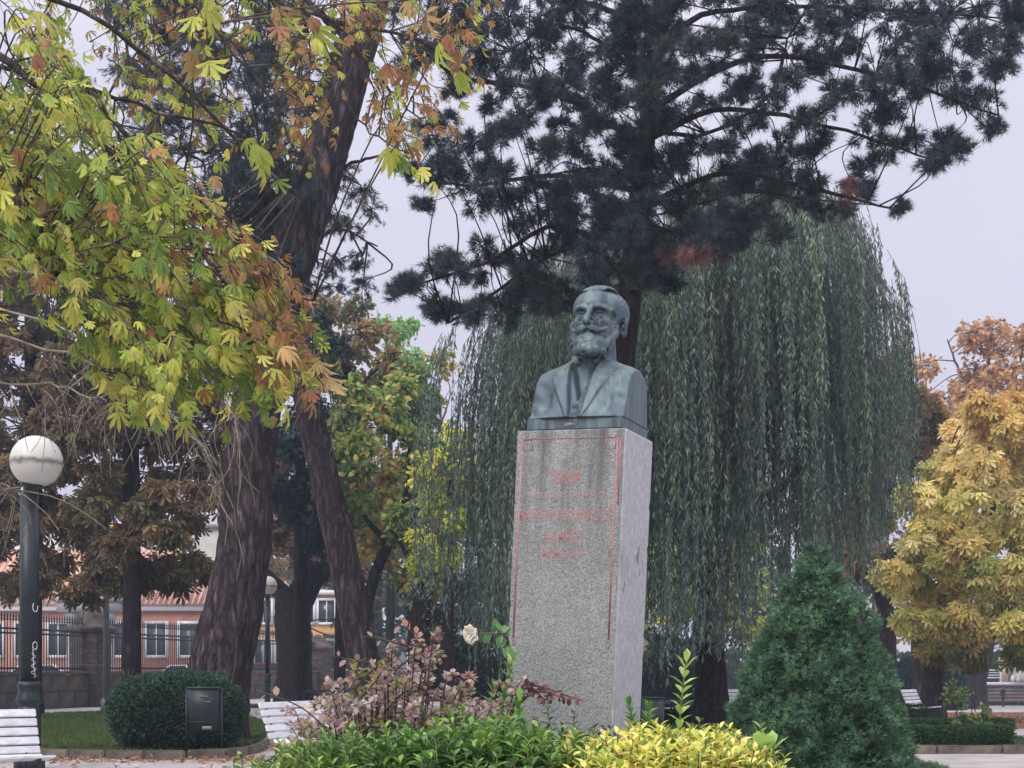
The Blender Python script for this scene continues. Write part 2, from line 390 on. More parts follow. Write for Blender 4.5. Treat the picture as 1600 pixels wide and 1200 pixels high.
# grass blades
def in_poly(x, y, P):
    P = np.asarray(P); c = np.zeros(len(x), bool); j = len(P) - 1
    for i in range(len(P)):
        xi, yi = P[i][0], P[i][1]; xj, yj = P[j][0], P[j][1]
        c ^= ((yi > y) != (yj > y)) & (x < (xj - xi) * (y - yi) / ((yj - yi) + 1e-12) + xi); j = i
    return c
def grass(name, poly, n, z, col, label, h=.07, zf=None):
    P = np.array(poly); x = rng.uniform(P[:, 0].min(), P[:, 0].max(), n); y = rng.uniform(P[:, 1].min(), P[:, 1].max(), n)
    k = in_poly(x, y, P); x, y = x[k], y[k]; zz = np.full(len(x), z) if zf is None else zf(x, y) + z
    pos = np.stack([x, y, zz], -1); Y = norm(np.stack([rng.normal(0, .45, len(x)), rng.normal(0, .45, len(x)), np.ones(len(x))], -1))
    c = np.array(col)[None] * rng.uniform(.6, 1.35, (len(x), 1)) * (1 + .5 * (fbm(pos * .8)[:, None] - .5))
    g = Geo(); scatter(g, Tmpl([[-.14, 0, 0], [.14, 0, 0], [0, 1, 0]], [[[0, 1, 2]]]), pos, frames(Y), rng.uniform(.6, 1.2, len(x)) * h, c)
    o = build(name, g, M_LEAF, org=pos.mean(0)); tag(o, label, 'grass', None, 'stuff'); return o
grass('lawn_grass', LAWN_FRONT + LAWN_BACK, 90000, .05, (.085, .125, .035), 'short green grass of the oval lawn behind the left benches')
# right side: kerb, grass verge, leaf litter, far sandy path
def rowd(py): return EYE * F / (py - HY)
grid_sheet('verge_lawn', np.linspace(.5, 18, 36), np.array([21.9, 23, 24.5, 26.2]), M_LAWN, .05)
grass('verge_grass', [(.5, 21.9), (18, 21.9), (18, 26.2), (.5, 26.2)], 30000, .05, (.07, .12, .035), 'green grass verge round the clipped hedges on the right', .06)
grid_sheet('leaf_ground', np.linspace(3, 60, 80), np.linspace(31.5, 66, 30), M_LITTER, .004)
kr = root('verge_kerb', 'straight pale stone kerb along the right path in front of the hedges', 'kerb', (9, 21.8, 0))
kme2 = bbox_mesh('kerb_piece', (.98, .15, .14), .015, 2, M_KERB, .003)
for i, x in enumerate(np.arange(1, 18, 1.0)): inst('kerb_stone', kme2, kr, np.array([x, 21.8, .06 + rng.uniform(-.004, .004)]) - ORG[kr.name], rz(rng.uniform(-.006, .006)))
# dark green lawn strips behind the pedestal
grid_sheet('middle_lawn', np.linspace(1.2, 9, 20), np.linspace(27.5, 31, 5), M_LAWN, .05)
grass('middle_grass', [(1.2, 27.5), (9, 27.5), (9, 31), (1.2, 31)], 24000, .05, (.06, .12, .035), 'green lawn strip seen between the pedestal and the cone shaped conifer', .08)
# fallen leaves
def litter(name, n, xr, yr, cols, label, size=.07, dens=None):
    x = rng.uniform(*xr, n); y = rng.uniform(*yr, n)
    if dens is not None: k = rng.random(n) < dens(x, y); x, y = x[k], y[k]
    pos = np.stack([x, y, gz(x, y) + .02], -1); m = len(x)
    Y = norm(np.stack([rng.normal(size=m), rng.normal(size=m), rng.normal(0, .25, m)], -1)); Nn = norm(np.stack([rng.normal(0, .35, m), rng.normal(0, .35, m), np.ones(m)], -1))
    c = np.array(cols)[rng.integers(0, len(cols), m)] * rng.uniform(.7, 1.3, (m, 1))
    g = Geo(); scatter(g, T_DIAMOND, pos, frames(Y, Nn), rng.uniform(.6, 1.3, m) * size * 1.3, c)
    o = build(name, g, M_LEAF, org=pos.mean(0)); return tag(o, label, 'fallen leaves', None, 'stuff')
ORNG = [(.42, .16, .07), (.36, .2, .1), (.28, .12, .06), (.5, .3, .14), (.2, .1, .06)]
litter('leaf_litter', 26000, (3, 40), (31, 64), ORNG, 'carpet of fallen orange and brown leaves under the yellow chestnut', .09, lambda x, y: np.clip(1.15 - np.abs(y - 42) / 26, 0, 1))
litter('scattered_leaves', 4200, (-13, 0), (18, 48), ORNG + [(.55, .5, .4)], 'few fallen leaves strewn on the left lawn and path', .07)
litter('kerb_leaves', 480, (-9, -3.2), (19.6, 20.6), ORNG, 'dry leaves gathered in front of the left lawn kerb', .08)

# ------------------------------------------------------------------ buildings behind the fence
M_SALMON = noisy('salmon_render', (.50, .24, .18), (.60, .31, .23), 1.5, .9, .1)
M_CREAM = noisy('cream_render', (.62, .58, .52), (.76, .72, .66), 1.2, .9, .1)
M_OCHRE = noisy('ochre_render', (.62, .38, .14), (.72, .46, .2), 1.2, .9, .1)
M_TILE = noisy('clay_tile', (.50, .27, .21), (.66, .40, .33), 3, .9, .2)
M_SLATE = noisy('grey_stone_trim', (.25, .24, .24), (.38, .37, .36), 3, .9, .2)
M_GLASS = noisy('window_glass', (.03, .035, .04), (.07, .08, .09), .6, .12, 0, spec=.6)
def windows(g_par, cx, w, h, z, y, surround=M_WHITEPAINT):
    """a window: surround (part) > pane"""
    for x in cx:
        g = Geo(); t = .16
        box(g, (x - w / 2 - t / 2, y - .06, z), (t, .12, h + 2 * t)); box(g, (x + w / 2 + t / 2, y - .06, z), (t, .12, h + 2 * t))
        box(g, (x, y - .06, z + h / 2 + t / 2), (w - .01, .12, t)); box(g, (x, y - .08, z - h / 2 - t / 2), (w - .01, .16, t)); box(g, (x, y - .04, z), (.06, .06, h - .01))
        f = build('window', g, surround, g_par); ORG[f.name] = ORG[g_par.name]
        g = Geo(); box(g, (x, y - .005, z), (w - .01, .03, h - .01)); build('pane', g, M_GLASS, f)
def building(name, label, px0, px1, d, ztop, zr, mat, win, depth=9, roofmat=M_TILE, rows=((2.2, 1.7),), hip=2.2, cornice=M_WHITEPAINT):
    x0 = at(px0, 0, d)[0]; x1 = at(px1, 0, d)[0]; xm = (x0 + x1) / 2
    r = root(name, label, 'building', (xm, d + depth / 2, 0))
    g = Geo(); box(g, (xm, d + depth / 2, ztop / 2 - .3), (x1 - x0, depth, ztop + .6)); build('wall', g, mat, r)
    if zr:
        e = .45; y0, y1 = d - e, d + depth + e
        V = [[x0 - e, y0, ztop + .2], [x1 + e, y0, ztop + .2], [x1 + e, y1, ztop + .2], [x0 - e, y1, ztop + .2], [x0 + hip, d + depth / 2, zr], [x1 - hip, d + depth / 2, zr]]
        g = Geo(); g.add(V, [np.array([[0, 1, 5, 4], [2, 3, 4, 5]]), np.array([[1, 2, 5], [3, 0, 4]]), np.array([[3, 2, 1, 0]])]); rf = build('roof', g, roofmat, r); ORG[rf.name] = ORG[r.name]
        n = int((x1 - x0) / .3); gg = Geo()
        for i in range(n):
            t = (i + .5) / n; a = np.array([x0 - e + t * (x1 - x0 + 2 * e), y0, ztop + .2]); xr = a[0]
            k = 1.0
            if xr < x0 + hip: k = (xr - (x0 - e)) / (hip + e)
            if xr > x1 - hip: k = ((x1 + e) - xr) / (hip + e)
            b = a + np.array([0, (depth / 2 + e) * k, (zr - ztop - .2) * k]); tube(gg, [a + [0, 0, .02], b + [0, 0, .02]], .07, 5)
        build('roof_tile', gg, roofmat, rf, kind='stuff')
    g = Geo(); box(g, (xm, d - .14, ztop + .02), (x1 - x0 + .4, .28, .3)); build('cornice', g, cornice, r)
    for z, h in rows:
        n = win; windows(r, [x0 + (x1 - x0) * (i + .5) / n for i in range(n)], 1.0, h, z, d)
    return r
building('pink_house', 'salmon house with low tiled roof and white framed windows beyond the railings', -140, 322, 78, 4.6, 8.2, M_SALMON, 9, rows=((2.9, 1.7),), roofmat=M_TILE, hip=2.6)
building('ochre_building', 'ochre yellow building seen behind the small lamp', 395, 560, 92, 6.2, 0, M_OCHRE, 5, rows=((2.2, 1.8), (5.0, 1.4)))
building('white_building', 'tall pale building standing far behind the brown trees at left', -420, 380, 112, 12.5, 0, M_CREAM, 14, rows=((3, 1.8), (6.5, 1.8), (10, 1.8)), cornice=M_SLATE)
# grey stone portico behind the fence pillar
r = root('stone_portico', 'grey stone gateway with moulded cornice behind the fence pillar', 'gateway', (at(140, 0, 70)[0], 70, 0))
for x in (112, 172):
    g = Geo(); c = at(x, 0, 70); lathe(g, [(.34, 0), (.34, .3), (.26, .35), (.24, 3.7), (.34, 3.85), (.36, 4.1)], (c[0], 70, 0), 16); build('column', g, M_SLATE, r, smooth=True)
g = Geo(); cx = at(142, 0, 70)[0]
box(g, (cx, 70, 4.35), (3.1, .9, .5)); box(g, (cx, 70, 4.7), (3.5, 1.1, .2)); build('cornice', g, M_SLATE, r)
g = Geo(); g.add([[cx - 1.6, 69.6, 4.8], [cx + 1.6, 69.6, 4.8], [cx, 69.6, 5.7], [cx - 1.6, 70.4, 4.8], [cx + 1.6, 70.4, 4.8], [cx, 70.4, 5.7]], [np.array([[0, 1, 2], [5, 4, 3]]), np.array([[0, 3, 4, 1], [1, 4, 5, 2], [2, 5, 3, 0]])]); build('pediment', g, M_SLATE, r)
# banner, yellow with a red stripe
M_RED = noisy('banner_red', (.55, .02, .03), (.65, .05, .05), 3, .7, 0); M_YEL = noisy('banner_yellow', (.75, .5, .03), (.85, .6, .06), 3, .7, 0)
c = at(184, 832, 66); r = root('banner', 'red and yellow hanging banner beyond the railings beside the dark trunk', 'banner', c)
g = Geo(); box(g, c + [.14, 0, 0], (.28, .03, .85)); build('red_stripe', g, M_RED, r)
g = Geo(); box(g, c + [-.17, 0, 0], (.32, .03, .75)); p_ = build('yellow_field', g, M_YEL, r); ORG[p_.name] = ORG[r.name]
g = Geo()
for s_, z_ in ((1, .17), (-1, -.15)):
    th = np.linspace(.4, 5.4, 12); tube(g, np.stack([c[0] - .17 + .09 * np.cos(th) * s_, np.full(12, c[1] - .03), c[2] + z_ + .1 * np.sin(th)], -1), .022, 5)
build('emblem', g, M_RED, p_)
g = Geo(); tube(g, [c + [.3, .02, -4.6], c + [.3, .02, .6]], .035, 8); build('pole', g, M_IRON, r)

# ------------------------------------------------------------------ iron fence on a stone wall
M_STONE = noisy('wall_stone', (.055, .045, .038), (.14, .115, .095), 2.5, .95, .5, 14)
M_STONE_D = noisy('pillar_stone', (.05, .038, .034), (.14, .11, .095), 3, .95, .5, 14)
FA = np.array([at(-90, 0, 41)[0], 41.]); FB = np.array([at(680, 0, 88)[0], 88.])
fl = FB - FA; FLEN = np.linalg.norm(fl); fd = fl / FLEN; fang = math.atan2(fd[1], fd[0])
def fpx(px):      # length along the fence where it crosses column px
    k = (px - 800) / F; return (k * FA[1] - FA[0]) / (fd[0] - k * fd[1])
def fpt(s, z=0): return np.array([FA[0] + fd[0] * s, FA[1] + fd[1] * s, z])
rf = root('boundary_fence', 'long stone wall topped with spiked black iron railings along the street', 'fence', fpt(8))
RZ = rz(fang); WH = 1.16
bm_me = [bbox_mesh('block', (.94, .40, .55), .018, 1, M_STONE, .006) for _ in range(3)]
nb = int(FLEN / .96)
for row in range(2):
    for i in range(nb):
        inst('stone_block', bm_me[rng.integers(3)], rf, fpt(.48 + i * .96 + .48 * row, .27 + row * .56) + [0, 0, 0] - ORG[rf.name], RZ @ rz(rng.uniform(-.01, .01)))
g = Geo(); box(g, fpt(FLEN / 2, .55), (FLEN, .3, 1.05), RZ); build('wall_core', g, M_SOIL, rf)
cm = bbox_mesh('coping', (1.9, .5, .1), .02, 1, M_STONE_D, .004)
for i in range(int(FLEN / 1.92)): inst('coping_stone', cm, rf, fpt(.96 + i * 1.92, WH + .005) - ORG[rf.name], RZ)
g = Geo()
for z in (WH + .16, 2.42, 2.56): box(g, fpt(FLEN / 2, z), (FLEN, .05, .06), RZ)
rails = build('rail', g, M_IRON, rf, kind='stuff')
g = Geo(); tube(g, [(0, 0, 0), (0, 0, 1.72)], .019, 5); lathe(g, [(.019, 1.60), (.04, 1.63), (.019, 1.68), (.032, 1.72), (.001, 1.90)], (0, 0, 0), 6); lathe(g, [(.014, .05), (.028, .08), (.014, .11)], (0, 0, 0), 6)
bme = g.mesh('bar'); bme.materials.append(M_IRON)
pills = [fpx(x) for x in (142, 497, 640)]
s = .1; nbar = 0; rest = Geo()
while s < FLEN - .1:
    if all(abs(s - q) > .55 for q in pills):
        if nbar < 298: inst('bar', bme, rf, fpt(s, WH + .05) - ORG[rf.name], RZ); nbar += 1
        else: tube(rest, [fpt(s, WH + .05), fpt(s, WH + 1.9)], [.013, .004], 4)
    s += .155
if rest.n: build('far_bar', rest, M_IRON, rf, kind='stuff')
def pillar(s, lab, top=3.25, wd=1.02):
    c = fpt(s, 0); r = root('fence_pillar', lab, 'stone pillar', c, 'pillars of the street fence')
    hs = .36; n = int((top - .55) / hs); 
    for i in range(n):
        for sx in (-1, 1):
            f = .5 if i % 2 == 0 else (.38 if sx < 0 else .62)
            me = bbox_mesh('block', (wd * f - .012, wd - .02 * (i % 2), hs - .012), .015, 1, M_STONE_D, .004)
            inst('stone_block', me, r, (RZ @ np.array([sx * (wd / 2 - wd * f / 2), 0, 0])) + [0, 0, hs / 2 + i * hs], RZ)
    g = Geo(); z0 = n * hs
    a = wd / 2
    prof = [(a + .02, z0), (a + .12, z0 + .1), (a + .12, z0 + .2), (a - .02, z0 + .26), (a - .2, z0 + .5), (a - .22, z0 + .62), (.05, z0 + .82)]
    V = []
    for rr, z in prof: V += [[-rr, -rr, z], [rr, -rr, z], [rr, rr, z], [-rr, rr, z]]
    V = np.array(V) @ RZ.T + c; Fq = []
    for i in range(len(prof) - 1):
        for j in range(4): Fq.append([i * 4 + j, i * 4 + (j + 1) % 4, i * 4 + 4 + (j + 1) % 4, i * 4 + 4 + j])
    k = 4 * (len(prof) - 1); g.add(V, [np.array(Fq), np.array([[3, 2, 1, 0], [k, k + 1, k + 2, k + 3]])]); build('cap', g, M_STONE_D, r)
pillar(pills[0], 'broad stone fence pillar with pointed stepped cap right of the big lamp')
pillar(pills[1], 'distant stone fence pillar behind the forked dark tree', 3.0)
M_TAN = noisy('tan_stone', (.36, .27, .18), (.5, .39, .27), 2, .9, .3)
# tan gate pier and white post at the far end
c = at(676, 1045, 62); c[2] = 0
r = root('gate_pier', 'low tan stone gate pier of squared blocks seen above the purple shrub', 'stone pillar', c)
for i in range(4):
    for sx in (-1, 1):
        me = bbox_mesh('block', (.70 * (.5 if i % 2 else .56), .9, .50), .02, 1, M_TAN, .006); inst('stone_block', me, r, (sx * .37, 0, .26 + i * .51))
g = Geo(); box(g, c + [0, 0, 2.12], (1.6, 1.05, .14)); build('cap', g, M_TAN, r)
c2 = at(663, 1045, 61); c2[2] = 0
g = Geo(); box(g, c2 + [0, 0, 1.0], (.22, .22, 2.0)); box(g, c2 + [0, 0, 2.05], (.28, .28, .1)); o = build('white_post', g, M_WHITEPAINT, org=c2); tag(o, 'square white post beside the tan gate pier', 'post')
# grey street pole
c = at(166, 1045, 40.5); c[2] = 0
g = Geo(); tube(g, [c, c + [0, 0, 7.5]], [.10, .07], 12); lathe(g, [(.16, 0), (.16, .4), (.1, .46)], c, 12)
M_GALV = noisy('grey_steel', (.16, .17, .19), (.24, .25, .28), 4, .5, .05, metal=.3)
o = build('street_pole', g, M_GALV, org=c, smooth=True); tag(o, 'slim grey steel pole standing in front of the fence pillar', 'pole')
# cars in the street
M_TYRE = noisy('tyre', (.015, .015, .015), (.03, .03, .03), 5, .8, 0)
def car(px, d, colr, lab, z=0.0, rot=.25):
    c = at(px, 0, d); c[2] = z
    r = root('parked_car', lab, 'car', c, 'cars parked in the street behind the fence', rot=(0, 0, rot))
    m, t, ns, L, b = newmat('car_paint'); b.inputs['Base Color'].default_value = (*colr, 1); b.inputs['Roughness'].default_value = .25; b.inputs['Coat Weight'].default_value = .6
    sec = [(-2.05, .45, .70, .62), (-1.95, .3, .85, .78), (-1.3, .25, .98, .83), (-.2, .25, .98, .85), (1.2, .25, .95, .83), (1.95, .3, .78, .76), (2.1, .42, .66, .62)]
    V = []; 
    for x, z0, z1, w in sec: V += [[x, -w, z0], [x, w, z0], [x, w, z1 - .12], [x, w - .1, z1], [x, -w + .1, z1], [x, -w, z1 - .12]]
    Fq = [[i * 6 + j, i * 6 + 6 + j, i * 6 + 6 + (j + 1) % 6, i * 6 + (j + 1) % 6] for i in range(len(sec) - 1) for j in range(6)]
    g = Geo(); g.add(V, [np.array(Fq), np.array([[0, 1, 2, 3, 4, 5], [41, 40, 39, 38, 37, 36]])]); build('body', g, m, r, local=True)
    V = []; 
    for x, z_, w in [(-1.6, .96, .70), (-1.0, 1.42, .58), (.35, 1.45, .58), (1.05, .96, .70)]: V += [[x, -w, z_], [x, w, z_]]
    g = Geo(); g.add(V, [np.array([[0, 2, 3, 1], [2, 4, 5, 3], [4, 6, 7, 5]]), np.array([[0, 6, 4, 2], [1, 3, 5, 7]])]); build('cabin_glass', g, M_GLASS, r, local=True)
    g = Geo(); box(g, (-.32, 0, 1.455), (1.45, 1.18, .05)); 
    for sx in (-1, 1):
        for P in ([(-1.62, .96), (-1.0, 1.44)], [(-.25, .97), (-.25, 1.44)], [(1.07, .96), (.38, 1.46)]): tube(g, [(P[0][0], sx * .71, P[0][1]), (P[1][0], sx * .59, P[1][1])], .035, 5)
    build('roof', g, m, r, local=True)
    for sx in (-1.3, 1.3):
        for sy in (-1, 1):
            g = Geo(); tube(g, [(sx, sy * .68, .32), (sx, sy * .86, .32)], .32, 18); w_ = build('wheel', g, M_TYRE, r, local=True)
            g = Geo(); tube(g, [(sx, sy * .862, .32), (sx, sy * .875, .32)], .19, 12); build('hub', g, M_GALV, w_, local=True)
    g = Geo(); 
    for sy in (-1, 1):
        g = Geo(); box(g, (2.0, sy * .55, .66), (.14, .3, .12)); build('headlight', g, M_WHITEPAINT, r, local=True)
        g = Geo(); box(g, (-2.0, sy * .55, .72), (.12, .25, .12)); build('tail_light', g, M_RED, r, local=True)
car(418, 74, (.5, .02, .03), 'red car parked behind the fence beside the small lamp', .12)
car(458, 80, (.12, .3, .5), 'blue car parked behind the fence, left of the forked dark tree', .15)
car(300, 66, (.75, .75, .77), 'white car parked behind the railings by the pink house', .0)
car(70, 62, (.7, .7, .72), 'silver car parked behind the railings left of the broad pillar', .0)
# ------------------------------------------------------------------ trees
def poly_clumps(poly, sp, rmin, rmax, d, dd=2.0, prob=1.0, jit=.45, flat=.75):
    """crown clumps spread through an outline, with real depth"""
    P = np.array(poly, float); out = []
    x0, y0 = P.min(0); x1, y1 = P.max(0)
    for x in np.arange(x0, x1, sp):
        for y in np.arange(y0, y1, sp):
            a = x + rng.uniform(-jit, jit) * sp; b = y + rng.uniform(-jit, jit) * sp
            if in_poly(np.array([a]), np.array([b]), P)[0] and rng.random() < prob:
                dpt = d + rng.uniform(-dd, dd); r = rng.uniform(rmin, rmax) / F * dpt
                out.append((at(a, b, dpt), r, r * flat))
    return out
def limb(g, P, r0, r1, k=7, wob=.0, n=14):
    Q = resample(P, n)
    if wob: Q[1:-1] += rng.normal(0, wob, (n - 2, 3))
    tube(g, Q, np.linspace(r0, r1, n), k); return Q
def trunk_geo(pts, rad, sides=28, rings=60, rough=.10, freq=3.0, flare=.25):
    P = resample(pts, rings); r = np.interp(np.linspace(0, 1, rings), np.linspace(0, 1, len(rad)), rad)
    h = np.linalg.norm(P - P[0], axis=1); r = r * (1 + flare * np.exp(-h / .45))
    g = Geo(); seed = int(rng.integers(1000))
    def disp(n, k, th):
        A = np.stack([np.cos(th) * freq, np.sin(th) * freq], -1)[None] * np.ones((n, 1, 1)); Z = (h * freq * .45)[:, None] * np.ones(k)
        q = np.concatenate([A * 1.6, Z[..., None]], -1)
        a = fbm(q, 3, seed); b = np.abs(fbm(q * 2.1 + 7, 2, seed + 5) - .5) * 2
        return 1 + rough * (a - .5) * 2 + rough * .9 * (b - .3)
    tube(g, P, r, sides, disp=disp); return g, P, r
def twigs_from(c, r, rzv, n, m=4, droop=.0, inner=.15):
    dirs = rand_dirs(n); rad = rng.uniform(.55, 1.0, (n, 1)) ** .6
    end = c + dirs * rad * np.array([r, r, rzv]); end[:, 2] -= droop * r * rad[:, 0]
    st = c + dirs * inner * r * rng.uniform(0, 1, (n, 1))
    mid = (st + end) / 2 + rng.normal(0, .08 * r, (n, 3)); mid[:, 2] += .08 * r + droop * .25 * r
    t = np.linspace(0, 1, m)[None, :, None]
    return (1 - t) ** 2 * st[:, None] + 2 * t * (1 - t) * mid[:, None] + t ** 2 * end[:, None]
NODES = {}
def tree(name, label, cat, base, trunk_pts, trunk_r, limbs, clumps, T, size, palette, bark_m, leaf_m=None, ntw=12, lpt=7, nparts=0, droop=.1,
         ldroop=.5, group=None, sides=20, rings=40, rough=.08, twig_m=None, twr=.012, cw=1.0, dens=1.0, wind=0.0, nr=.7, nb=(0, -.35, .9), colf=None, connect=True, jit=.3, spread=.9, flare=.25, partname='leaf', start=.25):
    r = root(name, label, cat, base, group); ntw = int(ntw * dens)
    nodes = []
    if trunk_pts is not None:
        g, P, rr = trunk_geo(trunk_pts, trunk_r, sides, rings, rough, flare=flare); build('trunk', g, bark_m, r, smooth=True); nodes.append(P[len(P) // 3:])
    for L in limbs:
        g = Geo(); Q = limb(g, L[0], L[1], L[2], 8, .01, 18); build('branch', g, bark_m, r, smooth=True); nodes.append(Q)
    tg = Geo(); Pn = np.concatenate(nodes) if nodes else None
    pos = []; dirs = []; cols = []
    pal = np.array(palette, float)
    for (c, cr, cz) in clumps:
        if connect and Pn is not None:
            dd = np.linalg.norm(Pn - c, axis=1) + .25 * np.maximum(0, Pn[:, 2] - c[2]); a = Pn[np.argmin(dd)]; L = np.linalg.norm(c - a)
            if L > cr * .5:
                mid = (a + c) / 2 + rng.normal(0, .10 * L, 3); mid[2] += .06 * L
                Q = resample([a, mid, c], 8); tube(tg, Q, np.linspace(cw * min(.03, twr * 1.6 + .005 * L), cw * twr * .8, 8), 4)
        tw = twigs_from(c, cr, cz, ntw, 4, droop); tubes_batch(tg, tw, twr * .8, twr * .3, 3)
        k = lpt; u = rng.uniform(start, 1.05, (ntw, k)); i = np.clip(u * 3, 0, 2.999).astype(int); f = (u * 3 - i)[..., None]
        ii = np.arange(ntw)[:, None]; p = tw[ii, i] * (1 - f) + tw[ii, i + 1] * f; dv = norm(tw[ii, i + 1] - tw[ii, i])
        p = p.reshape(-1, 3) + rng.normal(0, jit * size, (ntw * k, 3)); dv = dv.reshape(-1, 3)
        dv = norm(dv + rng.normal(0, spread, dv.shape) * .6 + np.array([wind, 0, -ldroop]))
        w = rng.integers(0, len(pal)); ci = np.where(rng.random(len(p)) < .55, w, rng.integers(0, len(pal), len(p)))
        cc = pal[ci] * rng.uniform(.72, 1.28, (len(p), 1))
        pos.append(p); dirs.append(dv); cols.append(cc)
    NODES[r.name] = Pn
    if tg.n: build('twigs', tg, twig_m or M_TWIG, r, kind='stuff')
    if pos:
        pos = np.concatenate(pos); dirs = np.concatenate(dirs); cols = np.concatenate(cols)
        if colf is not None: cols = colf(pos, cols)
        R = frames(dirs, norm(rng.normal(0, nr, pos.shape) + np.array(nb)))
        s = size * rng.uniform(.65, 1.2, len(pos))
        sc = s / np.maximum(pos[:, 1], 1) - 1000 * (np.abs((pos[:, 0] / pos[:, 1]) * F) > 800) - 1000 * (((pos[:, 2] - EYE) / pos[:, 1] * F) > 1045)
        if isinstance(T, list):
            w = rng.integers(0, len(T), len(pos))
            for q, t_ in enumerate(T):
                m_ = w == q; leaves(r, t_, pos[m_], R[m_], s[m_], cols[m_], leaf_m or M_LEAF, nparts // len(T), sc[m_], partname)
        else: leaves(r, T, pos, R, s, cols, leaf_m or M_LEAF, nparts, sc, partname)
    return r
def A_(L, d, dd=0):
    return [at(x, y, d + (z[0] if z else 0)) for x, y, *z in L]
def b0(px, d):
    c = at(px, 0, d); c[2] = float(gz(c[0], c[1])); return c

# --- leaning pine trunk at left with dark crown
D = 25
base = b0(322, D)
tp = [base] + A_([(345, 1040), (378, 880), (392, 700), (415, 540), (455, 400), (492, 290), (540, 130), (575, 20), (600, -80)], D)
PINE_C = [(.042, .064, .078), (.060, .084, .092), (.03, .046, .062), (.065, .078, .07)]
cl = poly_clumps([(140, -60), (560, -60), (500, 100), (430, 200), (420, 260), (500, 330), (480, 460), (380, 480), (310, 330), (210, 200)], 38, 22, 38, D + 1, 2.5, .85) + poly_clumps([(350, 200), (470, 240), (490, 440), (400, 470), (320, 340)], 30, 22, 34, D + .5, 2, 1) + poly_clumps([(380, 160), (560, 60), (540, 200), (500, 330), (470, 430), (380, 400)], 42, 20, 34, D + 2.5, 1, .9) + poly_clumps([(120, -60), (560, -60), (530, 60), (420, 160), (300, 220), (180, 160)], 40, 22, 36, D + 3, 1.5, .75)
lb = [(A_([(470, 350), (420, 300), (330, 210), (200, 90)], D), .13, .04), (A_([(520, 200), (440, 110), (330, 50), (240, -30)], D), .12, .04), (A_([(430, 480), (390, 420), (350, 330)], D), .09, .03),
      (A_([(490, 300), (540, 260), (600, 240)], D), .05, .02), (A_([(560, 80), (500, 20), (420, -40)], D), .09, .03), (A_([(505, 250), (400, 230), (290, 240)], D), .06, .02)]
tree('leaning_pine', 'big pine whose thick purplish trunk leans right behind the round clipped bush', 'tree', base, tp, [.62, .54, .46, .42, .42, .43, .40, .36, .31, .27], lb, cl, T_TUFT, .15,
     PINE_C, M_BARK_PINE, M_NEEDLE, ntw=13, lpt=6, ldroop=.1, sides=72, rings=150, rough=.13, jit=.4, twr=.016, flare=.3)
# --- second trunk leaning the other way
D = 29
base = b0(582, D)
cl = poly_clumps([(420, 250), (560, 235), (600, 380), (600, 460), (540, 480), (470, 540), (430, 430)], 32, 20, 32, D + 2, 2, .9)
tree('tilted_fir', 'dark trunk tilted to the left behind the purple shrub, with drooping dark needles above', 'tree', base,
     [base] + A_([(562, 1000), (525, 820), (492, 680), (468, 560), (450, 420), (440, 260)], D), [.36, .33, .31, .29, .27, .22, .15],
     [(A_([(455, 430), (520, 360), (590, 385)], D), .05, .015), (A_([(445, 340), (510, 270), (565, 290)], D), .05, .015)], cl, T_TUFT, .13,
     [(.025, .045, .045), (.035, .06, .055), (.02, .035, .04)], M_BARK_PINE, M_NEEDLE, ntw=11, lpt=6, ldroop=.45, sides=28, rings=60, rough=.05, droop=.35)
# --- dark evergreen between the trunks
D = 44
base = b0(470, D)
tree('dark_evergreen', 'blue green evergreen filling the gap between the two leaning trunks', 'tree', base, [base, at(470, 800, D), at(468, 500, D)], [.22, .2, .06], [],
     poly_clumps([(425, 480), (500, 470), (545, 560), (530, 700), (520, 850), (430, 840)], 34, 20, 32, D, 2, 1), T_DIAMOND, .2,
     [(.02, .04, .04), (.03, .055, .05), (.02, .045, .03)], M_BARK_DARK, ntw=28, lpt=10)
# --- brown autumn trees at left
BROWN = [(.18, .11, .055), (.24, .15, .07), (.14, .095, .055), (.28, .19, .09), (.16, .15, .06), (.13, .085, .05)]
D = 36
base = b0(205, D)
cl = poly_clumps([(60, 370), (330, 440), (380, 640), (350, 790), (250, 800), (180, 790), (110, 800), (60, 700), (80, 500)], 40, 28, 44, D + 1, 3, .95) + poly_clumps([(110, 760), (345, 760), (340, 880), (230, 930), (110, 940)], 34, 18, 28, D, 2, .95)
tree('brown_chestnut', 'brown leaved autumn tree with a slim black trunk in front of the railings', 'tree', base, [base] + A_([(206, 900), (205, 700), (200, 500), (190, 330)], D), [.26, .22, .2, .17, .1],
     [(A_([(204, 640), (260, 560), (330, 540)], D), .09, .03), (A_([(203, 600), (120, 520), (70, 500)], D), .09, .03), (A_([(204, 700), (280, 690), (350, 740)], D), .06, .02)], cl, T_FAN, .27, BROWN, M_BARK_DARK, ntw=17, lpt=6,
     nparts=0, droop=.35, ldroop=.9)
D = 39
base = b0(48, D)
cl = poly_clumps([(-120, 380), (70, 400), (110, 560), (90, 740), (60, 900), (-20, 950), (-120, 950)], 40, 26, 44, D + 1, 3, .95) + poly_clumps([(60, 760), (140, 760), (130, 930), (60, 930)], 34, 16, 26, D, 2, .9)
tree('russet_tree', 'russet and olive leaved tree rising directly behind the big globe lamp', 'tree', base, [base] + A_([(50, 900), (52, 700), (50, 500), (44, 330)], D), [.30, .27, .25, .2, .1],
     [(A_([(51, 640), (0, 560), (-60, 540)], D), .09, .03), (A_([(52, 600), (90, 520), (110, 450)], D), .08, .03)], cl, T_FAN, .27, BROWN, M_BARK_DARK, ntw=17, lpt=6, droop=.35, ldroop=.9)
